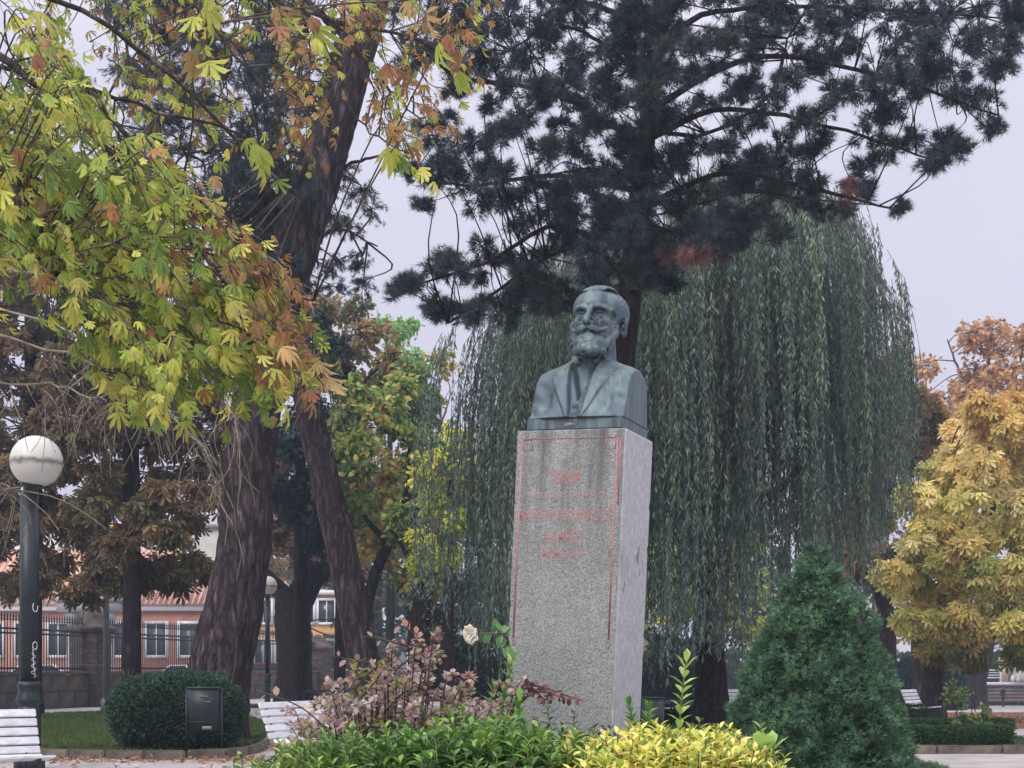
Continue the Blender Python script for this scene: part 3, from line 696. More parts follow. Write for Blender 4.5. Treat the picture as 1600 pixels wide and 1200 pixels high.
# bare drooping twigs (pale), from a tree outside the frame
D = 17
base = b0(-420, D)
r = root('bare_twig_tree', 'tree whose bare pale drooping twigs hang in front of the big pine trunk and lamp', 'tree', base)
g, P, rr = trunk_geo([base] + A_([(-400, 800), (-380, 500), (-360, 250)], D), [.25, .22, .2, .12], 14, 24); build('trunk', g, M_BARK_GREY, r, smooth=True)
TW = [[(-380, 520), (-120, 590), (0, 600), (90, 603), (150, 622), (195, 596)], [(-370, 420), (0, 480), (180, 560), (262, 640), (320, 700)], [(-370, 450), (60, 540), (200, 600), (300, 680), (345, 770)],
      [(-360, 380), (100, 440), (250, 520), (350, 620), (372, 690)], [(-380, 640), (-60, 745), (30, 760)], [(-360, 300), (150, 330), (300, 350), (420, 400), (470, 470)], [(-360, 350), (150, 400), (330, 450), (430, 530), (500, 600)]]
for q in TW:
    g = Geo(); Q = limb(g, A_([(x, y, rng.uniform(-.6, .6)) for x, y in q], D), .018, .006, 6, .015, 24); build('branch', g, M_TWIG_PALE, r, smooth=True)
    tg = Geo(); tws = []
    for i in range(8, 24):
        for _ in range(1 + (i % 3 == 0)):
            L = rng.uniform(.35, 1.1); a = Q[i]; dx = rng.normal(.15, .35); e1 = a + np.array([dx * L * .5, rng.normal(0, .2), -.15 * L]); e2 = a + np.array([dx * L + rng.normal(0, .08), rng.normal(0, .25), -L * .6]); e3 = e2 + np.array([rng.normal(0, .12), 0, -L * .4])
            tws.append(resample([a, e1, e2, e3], 9) + rng.normal(0, .006, (9, 3)))
    tubes_batch(tg, np.array(tws), .009, .004, 3); build('twigs', tg, M_TWIG_PALE, r, kind='stuff')
# --- forked dark tree by the small lamp
D = 52
base = b0(458, D)
cl = poly_clumps([(400, 730), (470, 680), (560, 640), (610, 720), (590, 800), (560, 930), (500, 900), (420, 890), (395, 800)], 36, 20, 34, D, 3, .95) + poly_clumps([(520, 880), (575, 900), (560, 990), (525, 980)], 26, 12, 20, D, 1, .8)
tree('forked_tree', 'stout dark tree forking low behind the small lamp, with purplish brown leaves', 'tree', base, [base] + A_([(460, 1030), (458, 960), (462, 925)], D), [.72, .62, .66, .80],
     [(A_([(470, 930), (500, 880), (520, 820), (545, 740)], D), .55, .14), (A_([(450, 935), (415, 900), (398, 880), (390, 830)], D), .35, .12), (A_([(515, 840), (570, 800), (600, 760)], D), .16, .05)], cl, T_FAN, .28,
     [(.12, .065, .06), (.20, .12, .10), (.09, .05, .05), (.26, .16, .08), (.05, .045, .03)], M_BARK_DARK, ntw=16, lpt=7, ldroop=.7, flare=.1)
# --- green yellow tree with crooked dark limb
D = 43
base = b0(575, D)
GY = [(.26, .38, .09), (.38, .46, .11), (.52, .42, .12), (.17, .29, .09), (.54, .36, .12), (.11, .19, .08)]
cl = poly_clumps([(505, 540), (560, 590), (690, 560), (730, 700), (700, 850), (650, 950), (590, 900), (520, 760)], 34, 22, 36, D + 1, 3, 1)
tree('crooked_tree', 'yellow green tree with a crooked dark limb right of the tilted trunk', 'tree', base, [base] + A_([(570, 980), (585, 900), (612, 840), (632, 790), (640, 700)], D), [.24, .2, .17, .15, .12, .06],
     [(A_([(605, 850), (560, 790), (530, 700)], D), .1, .03), (A_([(630, 800), (665, 740), (690, 660)], D), .09, .03)], cl, T_DIAMOND, .24, GY, M_BARK_DARK, ntw=24, lpt=10)
D = 48
base = b0(530, D)
cl = poly_clumps([(490, 440), (540, 450), (600, 520), (640, 620), (560, 640), (510, 600)], 36, 22, 34, D, 2, .95)
tree('rusty_tree', 'rusty brown and olive tree top between the tilted trunk and the willow', 'tree', base, [base, at(535, 800, D), at(545, 560, D)], [.2, .16, .05], [(A_([(540, 660), (575, 590), (620, 560)], D), .07, .03)], cl, T_DIAMOND, .25,
     [(.30, .20, .12), (.24, .19, .09), (.38, .27, .09), (.18, .22, .09)], M_BARK_DARK, ntw=24, lpt=10)
D = 60
base = b0(610, D)
cl = poly_clumps([(575, 500), (640, 510), (660, 620), (640, 700), (580, 640)], 34, 20, 32, D, 2, 1)
tree('bright_green_tree', 'fresh green tree top in the gap under the sky left of the willow', 'tree', base, [base, at(610, 800, D), at(608, 560, D)], [.2, .16, .05], [], cl, T_DIAMOND, .26, [(.24, .46, .12), (.32, .54, .16), (.16, .34, .10)], M_BARK_DARK, ntw=24, lpt=9)
D = 40
base = b0(700, D)
cl = poly_clumps([(630, 720), (700, 670), (790, 700), (800, 860), (740, 900), (650, 880)], 38, 22, 36, D, 1.5, .9)
tree('lime_yellow_tree', 'lime yellow tree glowing through the thin left edge of the willow', 'tree', base, [base, at(700, 900, D), at(705, 740, D)], [.2, .16, .06], [], cl, T_DIAMOND, .17,
     [(.66, .70, .08), (.52, .62, .10), (.34, .46, .10), (.78, .72, .12)], M_BARK_DARK, ntw=26, lpt=10)
D = 41
base = b0(654, D)
tree('ivy_tree', 'dark slim trunk wrapped in green foliage left of the white rose', 'tree', base, [base] + A_([(652, 980), (655, 880), (648, 780)], D), [.3, .26, .2, .1], [(A_([(652, 900), (620, 840), (600, 820)], D), .08, .03)],
     poly_clumps([(640, 900), (800, 900), (790, 1010), (700, 1030), (640, 980)], 36, 20, 32, D + 3, 3, 1), T_DIAMOND, .16, [(.03, .06, .025), (.05, .09, .035), (.08, .12, .04), (.02, .035, .02)], M_BARK_DARK, ntw=26, lpt=10)
# yellow green tree seen through the willow
D = 56
base = b0(1100, D)
cl = poly_clumps([(1000, 780), (1180, 790), (1220, 900), (1180, 1000), (1020, 990)], 44, 26, 44, D, 3, 1)
tree('yellow_green_tree', 'yellow green tree glimpsed through the willow curtain right of the pedestal', 'tree', base, [base, at(1095, 950, D), at(1100, 820, D)], [.3, .25, .08], [], cl, T_DIAMOND, .26,
     [(.48, .56, .12), (.62, .66, .16), (.26, .36, .10)], M_BARK_DARK, ntw=26, lpt=9)
# far background trees, one after another
FARP = [[(.09, .13, .05), (.13, .18, .07), (.06, .09, .05)], [(.26, .17, .08), (.34, .23, .10), (.17, .15, .08)], [(.10, .12, .04), (.15, .15, .05), (.07, .08, .04)]]
for i, (px, top, w, k, lab) in enumerate([(470, 720, 90, 1, 'far rust brown tree between the two leaning trunks'), (590, 690, 90, 0, 'far dark green tree seen under the crooked tree'), (760, 700, 110, 0, 'far green tree hidden mostly behind the left willow strands'), (900, 720, 110, 2, 'far olive tree directly behind the pedestal'),
                                           (1090, 700, 120, 0, 'far dark green tree behind the willow trunk'), (1230, 760, 110, 0, 'far green tree behind the top of the cone conifer'), (1370, 640, 90, 1, 'far brown tree between the willow and the yellow chestnut'), (1690, 700, 120, 2, 'far olive tree at the right edge of the park')]):
    D = 96 + 4 * (i % 3); base = b0(px, D)
    cl = poly_clumps([(px - w, top + 60), (px - w * .4, top), (px + w * .4, top), (px + w, top + 60), (px + w, 1030), (px - w, 1030)], 50, 32, 48, D, 4, 1)
    tree('distant_tree', lab, 'tree', base, [base, at(px, 900, D), at(px, top + 50, D)], [.4, .3, .08], [], cl, T_DIAMOND, .6, FARP[k], M_BARK_DARK, ntw=22, lpt=8, group='far trees closing the park')
# --- willow
D = 31
base = b0(1112, D)
r = root('weeping_willow', 'large weeping willow whose grey green strands hang like curtains behind the bust', 'tree', base)
g, P, rr = trunk_geo([base] + A_([(1110, 1040), (1100, 900), (1075, 720), (1060, 560), (1050, 420)], D), [.40, .33, .28, .24, .18, .1], 24, 50, .08); build('trunk', g, M_BARK_DARK, r, smooth=True)
wl = [[(1100, 880), (1180, 700), (1270, 520), (1350, 400)], [(1085, 760), (980, 600), (880, 520)], [(1065, 600), (1150, 450), (1220, 350)], [(1060, 560), (960, 420), (880, 380)], [(1080, 700), (1200, 600), (1330, 520)], [(1090, 800), (930, 690), (800, 620)],
      [(1050, 450), (1100, 350), (1130, 300)], [(1095, 850), (1220, 760), (1300, 640)]]
for i, q in enumerate(wl):
    g = Geo(); zo = rng.uniform(-3.5, 3.5); limb(g, [at(x, y, D + zo * j / 3) for j, (x, y) in enumerate(q)], .15, .04, 7, .03, 20); build('branch', g, M_BARK_DARK, r, smooth=True)
def willow_strands(n):
    cx = 1040.; S = []; C = []
    for i in range(n):
        # curtain centres make denser hanks with gaps between them
        th = rng.uniform(0, 2 * math.pi); rho = math.sqrt(rng.uniform(.0, 1))
        hx = rho * math.cos(th)
        px = cx + 395 * hx; dy = 4.6 * rho * math.sin(th)
        hk = vnoise(np.array([[px / 26., dy * .9 + 3, 0]]), 3)[0]
        if hk < (.27 if px > 790 else .42): continue
        top_env = 500 - 215 * math.sqrt(max(0, 1 - (hx * .97) ** 2)) - (25 if hx > 0 else -70)
        if hx > .2: top_env -= 25
        if hx < -.55: top_env += 30
        top_env += 60 * (vnoise(np.array([[px / 38., dy * 1.3, 9]]), 12)[0] - .5) + (55 if hx > .85 else 0) * rng.random()
        if px > 1375 and rng.random() < .35: continue
        if px < 790 and rng.random() < .58: continue
        top = top_env + rng.uniform(0, 1) ** 1.9 * 360
        lowlim = 1035 - 90 * abs(hx) ** 3 + rng.normal(0, 38) + 60 * (vnoise(np.array([[px / 60., dy, 5]]), 9)[0] - .5)
        if px > 1330: lowlim = 930 - (px - 1330) * 2.3 + rng.normal(0, 35)
        if px < 720: lowlim = 960 - (720 - px) * .9 + rng.normal(0, 40)
        L = rng.uniform(190, 470); bot = min(top + L, lowlim)
        if 1005 < px < 1210 and bot > 850 and rng.random() < .42: bot = rng.uniform(740, 860)
        if bot - top < 50: continue
        S.append((px, top, bot, D + dy))
    return S
S = willow_strands(5600)
S += [(rng.uniform(1050, 1165), rng.uniform(560, 800), rng.uniform(940, 1035), D - rng.uniform(1.2, 4.2)) for _ in range(130)]
tws = []; lp = []; ld = []; lc = []
for (px, top, bot, d) in S:
    m = 7; s_ = d / F; out = np.sign(px - 1040) * min(1, abs(px - 1040) / 300) * rng.uniform(.2, 1) * .5
    a = at(px, top, d); Lz = (bot - top) * s_; t = np.linspace(0, 1, m)
    sw = rng.normal(0, .13) + out * .35; ph = rng.uniform(0, 6)
    X = a[0] - out * np.exp(-t * 7) * 1.0 + sw * t + .06 * np.sin(t * 6 + ph) * (1 - .3 * t); Yy = a[1] + rng.normal(0, .06) * t; Z = a[2] - Lz * t - .25 * np.exp(-t * 9)
    Q = np.stack([X, Yy + 0 * t, Z], -1); tws.append(Q)
    nl = int(Lz / .052); u = rng.uniform(0.02, 1, nl) * (m - 1); i = np.minimum(u.astype(int), m - 2); f = (u - i)[:, None]
    p = Q[i] * (1 - f) + Q[i + 1] * f; 
    sidev = norm(np.stack([rng.normal(size=nl), rng.normal(size=nl), np.zeros(nl)], -1)); dv = norm(sidev * rng.uniform(.15, .75, (nl, 1)) + np.array([0, 0, -1.]))
    lp.append(p); ld.append(dv); c0 = np.array([(.17, .25, .20), (.14, .21, .18), (.23, .31, .25), (.11, .17, .16), (.21, .28, .17)])[rng.integers(0, 5)] * (.6 + .9 * vnoise(np.array([[px / 18., d, 7]]), 31)[0])
    lc.append(c0 * rng.uniform(.75, 1.35, (nl, 1)))
tws = np.array(tws); g = Geo(); tubes_batch(g, tws, .007, .003, 3); build('strand', g, M_TWIG, r, kind='stuff')
lp = np.concatenate(lp); ld = np.concatenate(ld); lc = np.concatenate(lc)
k = rng.random(len(lp)) < min(1, 300000 / len(lp)); lp, ld, lc = lp[k], ld[k], lc[k]
g = Geo(); scatter(g, T_NARROW, lp, frames(ld), rng.uniform(.10, .185, len(lp)), lc); build('foliage', g, M_LEAF, r, kind='stuff')
print('willow leaves', len(lp), 'strands', len(tws))
# --- black pine in front of the willow
D = 20.5
base = b0(948, D)
tp = [base] + A_([(950, 1000), (960, 700), (985, 450), (1000, 300), (1015, 170), (1030, 20), (1045, -120)], D)
PL = [([(985, 440), (880, 350), (760, 410), (620, 455)], .10), ([(1000, 300), (860, 275), (720, 290), (630, 272)], .09), ([(1008, 230), (880, 150), (720, 120), (640, 60)], .10), ([(1000, 330), (1130, 270), (1290, 300), (1390, 325)], .10),
      ([(1010, 220), (1130, 170), (1300, 200), (1460, 250)], .10), ([(1015, 170), (1180, 90), (1380, 120), (1560, 180)], .11), ([(1025, 80), (1110, 20), (1300, 10), (1580, 30)], .11), ([(1028, 40), (900, 0), (760, -30), (650, -60)], .10),
      ([(988, 400), (1040, 385), (1090, 370)], .06), ([(1000, 300), (1080, 320), (1160, 300), (1230, 310)], .06), ([(990, 360), (860, 400), (740, 480), (700, 505)], .06), ([(1030, 60), (1080, -20), (1200, -100)], .1), ([(1015, 130), (930, 60), (860, 40), (800, 80)], .07), ([(1012, 200), (1100, 210), (1200, 150), (1230, 60)], .07)]
lb = []
for q, rr_ in PL:
    zo = rng.uniform(-3.2, 3.2); lb.append(([at(x, y, D + zo * j / 3) for j, (x, y) in enumerate(q)], rr_ * .5, .012))
cl = poly_clumps([(650, -70), (1650, -70), (1610, 60), (1570, 120), (1400, 110), (1200, 140), (1000, 170), (820, 150), (690, 60)], 37, 22, 34, D, 3.2, .93)
cl += poly_clumps([(700, 120), (1000, 160), (1200, 140), (1420, 110), (1570, 130), (1555, 200), (1470, 255), (1400, 240), (1200, 260), (1000, 270), (640, 275), (680, 180)], 38, 18, 32, D, 3.0, .70)
cl += poly_clumps([(640, 275), (1000, 260), (1200, 250), (1430, 250), (1390, 330), (1320, 335), (1200, 380), (1100, 430), (1000, 460), (880, 500), (760, 420), (720, 330)], 38, 20, 33, D, 2.6, .80)
cl += poly_clumps([(610, 450), (700, 400), (860, 400), (900, 470), (790, 515), (710, 500)], 34, 18, 28, D, 1.5, .85)
cl += [(at(x, y, D + rng.uniform(-1, 1)), rr_ * D / F, rr_ * D / F * .7) for x, y, rr_ in [(1570, 110, 26), (1550, 195, 24), (1458, 255, 14), (1405, 325, 14), (640, 270, 20), (660, 320, 16), (620, 452, 16), (640, 440, 18), (1590, 30, 24), (1480, 215, 20), (1520, 150, 22)]]
def pine_col(pos, cols):
    px = pos[:, 0] / pos[:, 1] * F + 800; py = HY - (pos[:, 2] - EYE) / pos[:, 1] * F
    for cx, cy, rx_, ry_ in [(1080, 403, 58, 20), (1322, 300, 22, 30), (1030, 490, 40, 30)]:
        m = ((px - cx) / rx_) ** 2 + ((py - cy) / ry_) ** 2 < rng.uniform(.1, 1.3, len(px)); k = .5 if cy == 490 else 1
        cols[m] = np.array([.24, .12, .11]) * rng.uniform(.6, 1.2, (m.sum(), 1)) * k
    return cols
cl += poly_clumps([(820, 250), (1220, 240), (1240, 340), (1120, 430), (960, 470), (850, 440)], 44, 20, 32, D + 1, 2, .8)
cl += poly_clumps([(925, 430), (930, 150), (970, -40), (1075, -40), (1070, 150), (1040, 430)], 40, 20, 32, D - 1.2, .5, .95)
cl += poly_clumps([(600, -60), (720, -60), (740, 120), (690, 230), (640, 150)], 40, 20, 34, D + 1, 1.5, .85)
cl += [(at(1050 + rng.uniform(-28, 75), 400 + rng.uniform(-14, 14), D - .8), 22 * D / F, 14 * D / F) for _ in range(5)]
print('pine clumps', len(cl))
tree('black_pine', 'tall pine with blue black needles spreading over the bust, its trunk behind the pedestal', 'tree', base, tp, [.22, .20, .19, .17, .15, .13, .11, .08], lb, cl, T_TUFT, .145, PINE_C, M_BARK_DARK, M_NEEDLE,
     ntw=16, lpt=6, ldroop=-.1, sides=20, rings=60, rough=.06, jit=.25, twr=.010, cw=.55, colf=pine_col, twig_m=M_BARK_DARK, start=.5, droop=.02)
# --- yellow chestnut at right
D = 43
base = b0(1452, D)
YL = [(.90, .80, .32), (.76, .70, .22), (.86, .66, .26), (.62, .62, .20), (.88, .76, .40), (.40, .46, .14)]
cl = poly_clumps([(1385, 890), (1405, 850), (1440, 740), (1490, 650), (1560, 600), (1700, 590), (1700, 1000), (1560, 1030), (1440, 1030), (1410, 960)], 36, 22, 36, D - 2, 2.5, 1)
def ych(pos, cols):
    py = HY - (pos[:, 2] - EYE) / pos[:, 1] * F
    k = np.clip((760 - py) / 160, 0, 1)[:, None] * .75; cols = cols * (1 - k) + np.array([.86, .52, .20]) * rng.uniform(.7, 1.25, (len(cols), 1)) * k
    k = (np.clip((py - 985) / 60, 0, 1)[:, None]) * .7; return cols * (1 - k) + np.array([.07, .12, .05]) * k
tree('yellow_chestnut', 'thick trunked chestnut with golden yellow leaves standing on the leaf carpet', 'tree', base, [base] + A_([(1450, 1060), (1448, 1010), (1450, 970)], D), [.50, .44, .46, .5],
     [(A_([(1450, 1000), (1500, 900), (1560, 760), (1590, 640)], D), .32, .08), (A_([(1450, 1000), (1430, 920), (1440, 820), (1480, 720)], D), .26, .06), (A_([(1460, 1000), (1560, 950), (1650, 900)], D), .2, .05), (A_([(1455, 1010), (1530, 1000), (1600, 985)], D), .14, .04)],
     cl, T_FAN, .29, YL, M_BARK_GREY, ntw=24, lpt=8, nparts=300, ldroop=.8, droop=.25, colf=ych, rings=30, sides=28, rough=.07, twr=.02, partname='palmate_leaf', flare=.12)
D = 84
base = b0(1522, D)
tree('shaded_tree', 'dark leaning trunk in the shade right of the yellow chestnut trunk', 'tree', base, [base] + A_([(1524, 1060), (1535, 1010), (1550, 940)], D), [.72, .68, .68, .5], [],
     poly_clumps([(1480, 900), (1620, 900), (1620, 1025), (1500, 1035)], 40, 26, 40, D, 3, 1), T_DIAMOND, .26, [(.04, .075, .04), (.07, .11, .05), (.10, .13, .05)], M_BARK_DARK, ntw=24, lpt=8)
D = 64
base = b0(1660, D)
cl = poly_clumps([(1440, 560), (1500, 515), (1560, 505), (1650, 520), (1650, 650), (1560, 640), (1470, 690), (1440, 640)], 36, 26, 38, D, 3, .95) + poly_clumps([(1430, 620), (1500, 600), (1600, 560), (1650, 580), (1650, 760), (1430, 760)], 40, 28, 40, D - 2, 2, 1)
tree('thinning_tree', 'thin topped rusty tree showing bare twigs against the sky at right', 'tree', base, [base, at(1640, 900, D), at(1580, 800, D), at(1545, 640, D), at(1545, 560, D)], [.3, .26, .22, .15, .06],
     [(A_([(1545, 650), (1500, 580), (1480, 530)], D), .09, .03), (A_([(1550, 660), (1590, 580), (1600, 520)], D), .09, .03)], cl, T_DIAMOND, .28, [(.50, .28, .17), (.40, .25, .18), (.58, .34, .18), (.66, .40, .18)], M_TWIG, ntw=24, lpt=8, twr=.02)
D = 50
base = b0(1385, D)
cl = poly_clumps([(1310, 620), (1400, 560), (1460, 640), (1450, 780), (1430, 960), (1350, 940), (1310, 820)], 42, 24, 38, D + 1, 3, .9)
tree('bent_limb_tree', 'olive and brown tree with a bent dark limb just above the cone conifer', 'tree', base, [base] + A_([(1385, 960), (1355, 880), (1325, 820), (1335, 760)], D), [.34, .28, .24, .2, .08],
     [(A_([(1325, 820), (1300, 790), (1290, 770)], D), .1, .05)], cl, T_FAN, .32, [(.30, .18, .06), (.30, .24, .08), (.18, .17, .06), (.16, .10, .05), (.07, .07, .04)], M_BARK_DARK, ntw=22, lpt=7, ldroop=.7)
# --- foreground horse chestnut, trunk outside the frame at left
D = 8.5
base = np.array([-6.6, 8.6, 0.]); top = np.array([-6.2, 8.8, 6.6])
cl = poly_clumps([(-60, -20), (60, 60), (200, 190), (330, 320), (400, 440), (430, 540), (340, 585), (240, 600), (150, 570), (90, 480), (50, 380), (-60, 400)], 46, 30, 48, D, 1.0, .97)
cl += poly_clumps([(100, 540), (250, 590), (240, 640), (170, 600)], 40, 22, 34, D, .5, .8)
ncl1 = len(cl)
cl += poly_clumps([(-60, -60), (740, -60), (740, 40), (680, 230), (600, 250), (560, 90), (470, 290), (350, 290), (230, 180), (100, 60)], 66, 26, 46, D + 2.2, 1.2, .62)
cl += poly_clumps([(350, 400), (500, 470), (480, 560), (420, 620), (360, 560)], 46, 20, 34, D - .3, .6, .8)
cl += [(at(x, y, D - .8), 20 * D / F, 16 * D / F) for x, y in [(300, 15), (440, 20), (480, 50), (715, 60), (640, 230), (600, 70), (365, 600), (420, 590), (470, 560), (20, 230)]]
cl += [(at(x, y, D), 24 * D / F, 20 * D / F) for x, y in [(520, 195), (560, 230), (640, 20), (690, 90), (500, 120), (380, 250), (430, 285)]]
GRN = [(.40, .48, .09), (.30, .39, .08), (.56, .58, .12), (.20, .30, .07), (.64, .60, .15)]
def hc(pos, cols):
    px = pos[:, 0] / pos[:, 1] * F + 800; py = HY - (pos[:, 2] - EYE) / pos[:, 1] * F
    u = np.clip((px + py * -.62 - 20) / 110, 0, 1) * np.clip((py - 200) / 200, 0, 1)      # tips of the low branches turn orange
    v = np.clip((px - 330) / 150, 0, 1) * .55
    k = rng.random(len(px)) < np.maximum(u * .62, v * .75) + .05
    o = np.array([(.52, .27, .11), (.46, .31, .13), (.36, .17, .09), (.56, .38, .17)])[rng.integers(0, 4, len(px))] * rng.uniform(.7, 1.2, (len(px), 1))
    cols[k] = o[k]
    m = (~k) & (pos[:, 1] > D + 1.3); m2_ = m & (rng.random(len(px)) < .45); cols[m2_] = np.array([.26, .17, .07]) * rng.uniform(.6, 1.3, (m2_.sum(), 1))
    return cols
def wl_(q, d): return [at(x, y, d + (z[0] if z else 0)) for x, y, *z in q]
start_pt = top
lb = []
for q, rr_ in [([(-60, 40, 0), (150, 215, 0), (320, 400, 0), (440, 545, 0)], .045), ([(-60, -60, .3), (200, 60, .5), (400, 250, .8), (470, 310, 1)], .035), ([(0, -90, 1.5), (300, -50, 2), (470, 15, 2), (640, 60, 2), (730, 100, 2)], .05),
                 ([(-60, 150, .2), (60, 280, .2), (160, 430, .1), (220, 590, 0)], .035), ([(-60, 250, -.5), (20, 340, -.5), (70, 430, -.5)], .03), ([(100, 90, .2), (240, 260, .1), (330, 330, 0), (420, 430, 0), (490, 470, 0)], .03),
                 ([(-60, 90, .8), (120, 130, .9), (260, 180, 1), (380, 210, 1.2), (460, 300, 1.3)], .03), ([(470, 15, 2), (530, 110, 1.9), (560, 190, 1.8), (640, 240, 1.7)], .018), ([(520, 30, 2), (600, 130, 2), (660, 190, 2)], .016),
                 ([(250, -60, 1.6), (330, 40, 1.4), (420, 150, 1.3), (470, 250, 1.2)], .02), ([(300, -60, .5), (310, 10, .2), (320, 40, 0)], .01)]:
    pts = wl_(q, D)
    lb.append((pts, rr_ * .6, .005))
r0_ = [([top - [0, 0, 1.2], wl_([(-250, -120)], D + .5)[0], wl_([(-60, 40)], D)[0]], .16, .05), ([top, wl_([(-200, -220)], D + 1)[0], wl_([(0, -90)], D + 1.5)[0]], .15, .055), ([top - [0, 0, 2], wl_([(-200, 40)], D)[0], wl_([(-60, 150)], D)[0]], .13, .04), ([top - [0, 0, 2.6], wl_([(-200, 200)], D - .4)[0], wl_([(-60, 250)], D - .5)[0]], .11, .035)]
hcr = tree('horse_chestnut', 'near horse chestnut branches of green and orange fan shaped leaves sweeping in at upper left', 'tree', base, [base, (base + top) / 2 + [.1, 0, 0], top], [.32, .26, .2], r0_ + lb, [], T_PALM, .125, GRN, M_BARK_GREY, sides=20, rings=30)
def poly_pts(poly, n, d, dd):
    P = np.array(poly, float); out = []
    while len(out) < n:
        a = rng.uniform(P[:, 0].min(), P[:, 0].max()); b = rng.uniform(P[:, 1].min(), P[:, 1].max())
        if in_poly(np.array([a]), np.array([b]), P)[0] and vnoise(np.array([[a / 55., b / 55., 2.]]), 5)[0] > rng.uniform(.0, .6): out.append(at(a, b, d + rng.uniform(-dd, dd)))
    return out
GP = [(-90, -40), (30, 20), (170, 150), (300, 280), (390, 410), (430, 500), (330, 540), (230, 560), (150, 500), (80, 440), (30, 340), (-90, 380)]
S_ = [(p, .42, 7, .95, 0) for p in poly_pts(GP, 430, D, 1.2)] + [(p, .34, 6, 1.0, 0) for p in poly_pts([(80, 430), (220, 500), (260, 570), (180, 600), (110, 540)], 34, D, .5)]
S_ += [(p, .30, 6, .78, 1) for p in poly_pts([(-90, -90), (740, -90), (745, 20), (660, 190), (600, 200), (560, 60), (470, 230), (370, 230), (230, 150), (100, 30)], 190, D + 2.6, 1.4)]
S_ += [(p, .30, 6, .9, 0) for p in poly_pts([(330, 330), (430, 400), (470, 500), (420, 560), (350, 520)], 55, D - .2, .6)]
S_ += [(at(x, y, D - .9), .22, 4, 1.35, 2) for x, y in [(295, -20), (425, -10), (470, 25), (700, 40), (590, 200), (580, 60), (350, 580), (455, 535), (410, 575), (0, 215), (230, 600), (370, 220), (300, 60), (80, 230), (620, 225), (20, 20), (640, 0)]]
Pn = NODES[hcr.name]; tg = Geo(); P = []; Dv = []; Nn = []; C = []; SZ = []; pal = np.array(GRN)
for (p0, L, n, sz, kind) in S_:
    if kind == 1: fl_ = np.array([rng.normal(.35, .5), rng.normal(0, .4), -.7])
    else: fl_ = np.array([rng.normal(.62, .28), rng.normal(0, .35), rng.normal(-.72, .2)])
    fl_ = norm(fl_); L = L * rng.uniform(.7, 1.3); q1 = p0 + fl_ * L * .5 + [0, 0, .03]; q2 = p0 + fl_ * L + [0, 0, -.08 * L]
    dd_ = np.linalg.norm(Pn - p0, axis=1) + .3 * np.maximum(0, Pn[:, 2] - p0[2]); a = Pn[np.argmin(dd_)]
    Q = resample([a, (a + p0) / 2 + rng.normal(0, .04, 3), p0, q1, q2], 14); tube(tg, Q, np.linspace(.007, .0022, 14), 4)
    w = rng.integers(0, len(pal)); Q2 = resample([p0, q1, q2], 12)
    for i in range(n):
        t = (i + rng.random()) / n; k = min(int(t * 11), 10); b = Q2[k]; dv = norm(Q2[k + 1] - Q2[k]); side = norm(np.cross(dv, rng.normal(size=3))); pet = norm(side * .8 + dv * .5 + [0, 0, -.35])
        e_ = b + pet * rng.uniform(.05, .11); ld_ = norm(dv * .8 + side * .35 + np.array([.15, 0, -rng.uniform(.5, 1.5)]))
        tube(tg, [b, e_], [.0016, .0012], 3, cap=False); P.append(e_); Dv.append(ld_); Nn.append(norm(side * .6 + rng.normal(0, .95, 3) + [0, -.1, .35])); C.append(pal[w if rng.random() < .6 else rng.integers(0, len(pal))] * rng.uniform(.75, 1.25)); SZ.append(.103 * sz * rng.uniform(.5, 1.25))
build('twigs', tg, M_TWIG, hcr, kind='stuff')
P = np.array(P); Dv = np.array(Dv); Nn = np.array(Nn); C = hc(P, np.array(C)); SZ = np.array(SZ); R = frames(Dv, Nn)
sc = SZ / P[:, 1] - 9 * (np.abs(P[:, 0] / P[:, 1] * F) > 800) - 9 * (((P[:, 2] - EYE) / P[:, 1] * F) > 1045); w = rng.integers(0, 3, len(P))
for q in range(3): m_ = w == q; leaves(hcr, T_PALM[q], P[m_], R[m_], SZ[m_], C[m_], M_LEAF, 100, sc[m_], 'palmate_leaf')
print('chestnut leaves', len(P))
# ------------------------------------------------------------------ bushes and hedges
def leaf_shell(parent, Pfun, n, T, size, pal, mat=None, normal=None, nparts=0, rnd=.6, name='foliage'):
    """leaves over a body surface: Pfun(n) -> points, outward normals"""
    p, nn = Pfun(n); d = norm(nn + rng.normal(0, rnd, nn.shape) + [0, 0, .2]); c = np.array(pal)[rng.integers(0, len(pal), len(p))] * rng.uniform(.7, 1.3, (len(p), 1))
    g = Geo(); scatter(g, T, p, frames(d), size * rng.uniform(.7, 1.25, len(p)), c); build(name, g, mat or M_LEAF, parent, kind='stuff')
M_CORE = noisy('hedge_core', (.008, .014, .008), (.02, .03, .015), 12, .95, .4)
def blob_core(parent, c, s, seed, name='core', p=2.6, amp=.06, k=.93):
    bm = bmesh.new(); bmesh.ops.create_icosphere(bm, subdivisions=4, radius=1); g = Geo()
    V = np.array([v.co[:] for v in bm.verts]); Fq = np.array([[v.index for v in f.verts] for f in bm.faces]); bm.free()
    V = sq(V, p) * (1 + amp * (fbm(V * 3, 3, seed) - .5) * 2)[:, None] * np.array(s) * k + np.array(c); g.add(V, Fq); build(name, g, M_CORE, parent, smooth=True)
def sq(U, p): return U / (np.sum(np.abs(U) ** p, 1) ** (1 / p))[:, None]
def blob_surf(c, s, seed, p=2.6, amp=.06, low=-1):
    def f(n):
        U = rand_dirs(n * 2); U = U[U[:, 2] > low][:n]; S = sq(U, p) * (1 + amp * (fbm(sq(U, p) * 3, 3, seed) - .5) * 2)[:, None] * rng.uniform(.93, 1.04, (len(U), 1))
        return S * np.array(s) + np.array(c), norm(U / np.array(s))
    return f
c = b0(277, 22.3); r = root('clipped_bush', 'dark green rounded clipped bush at the foot of the leaning pine', 'bush', c)
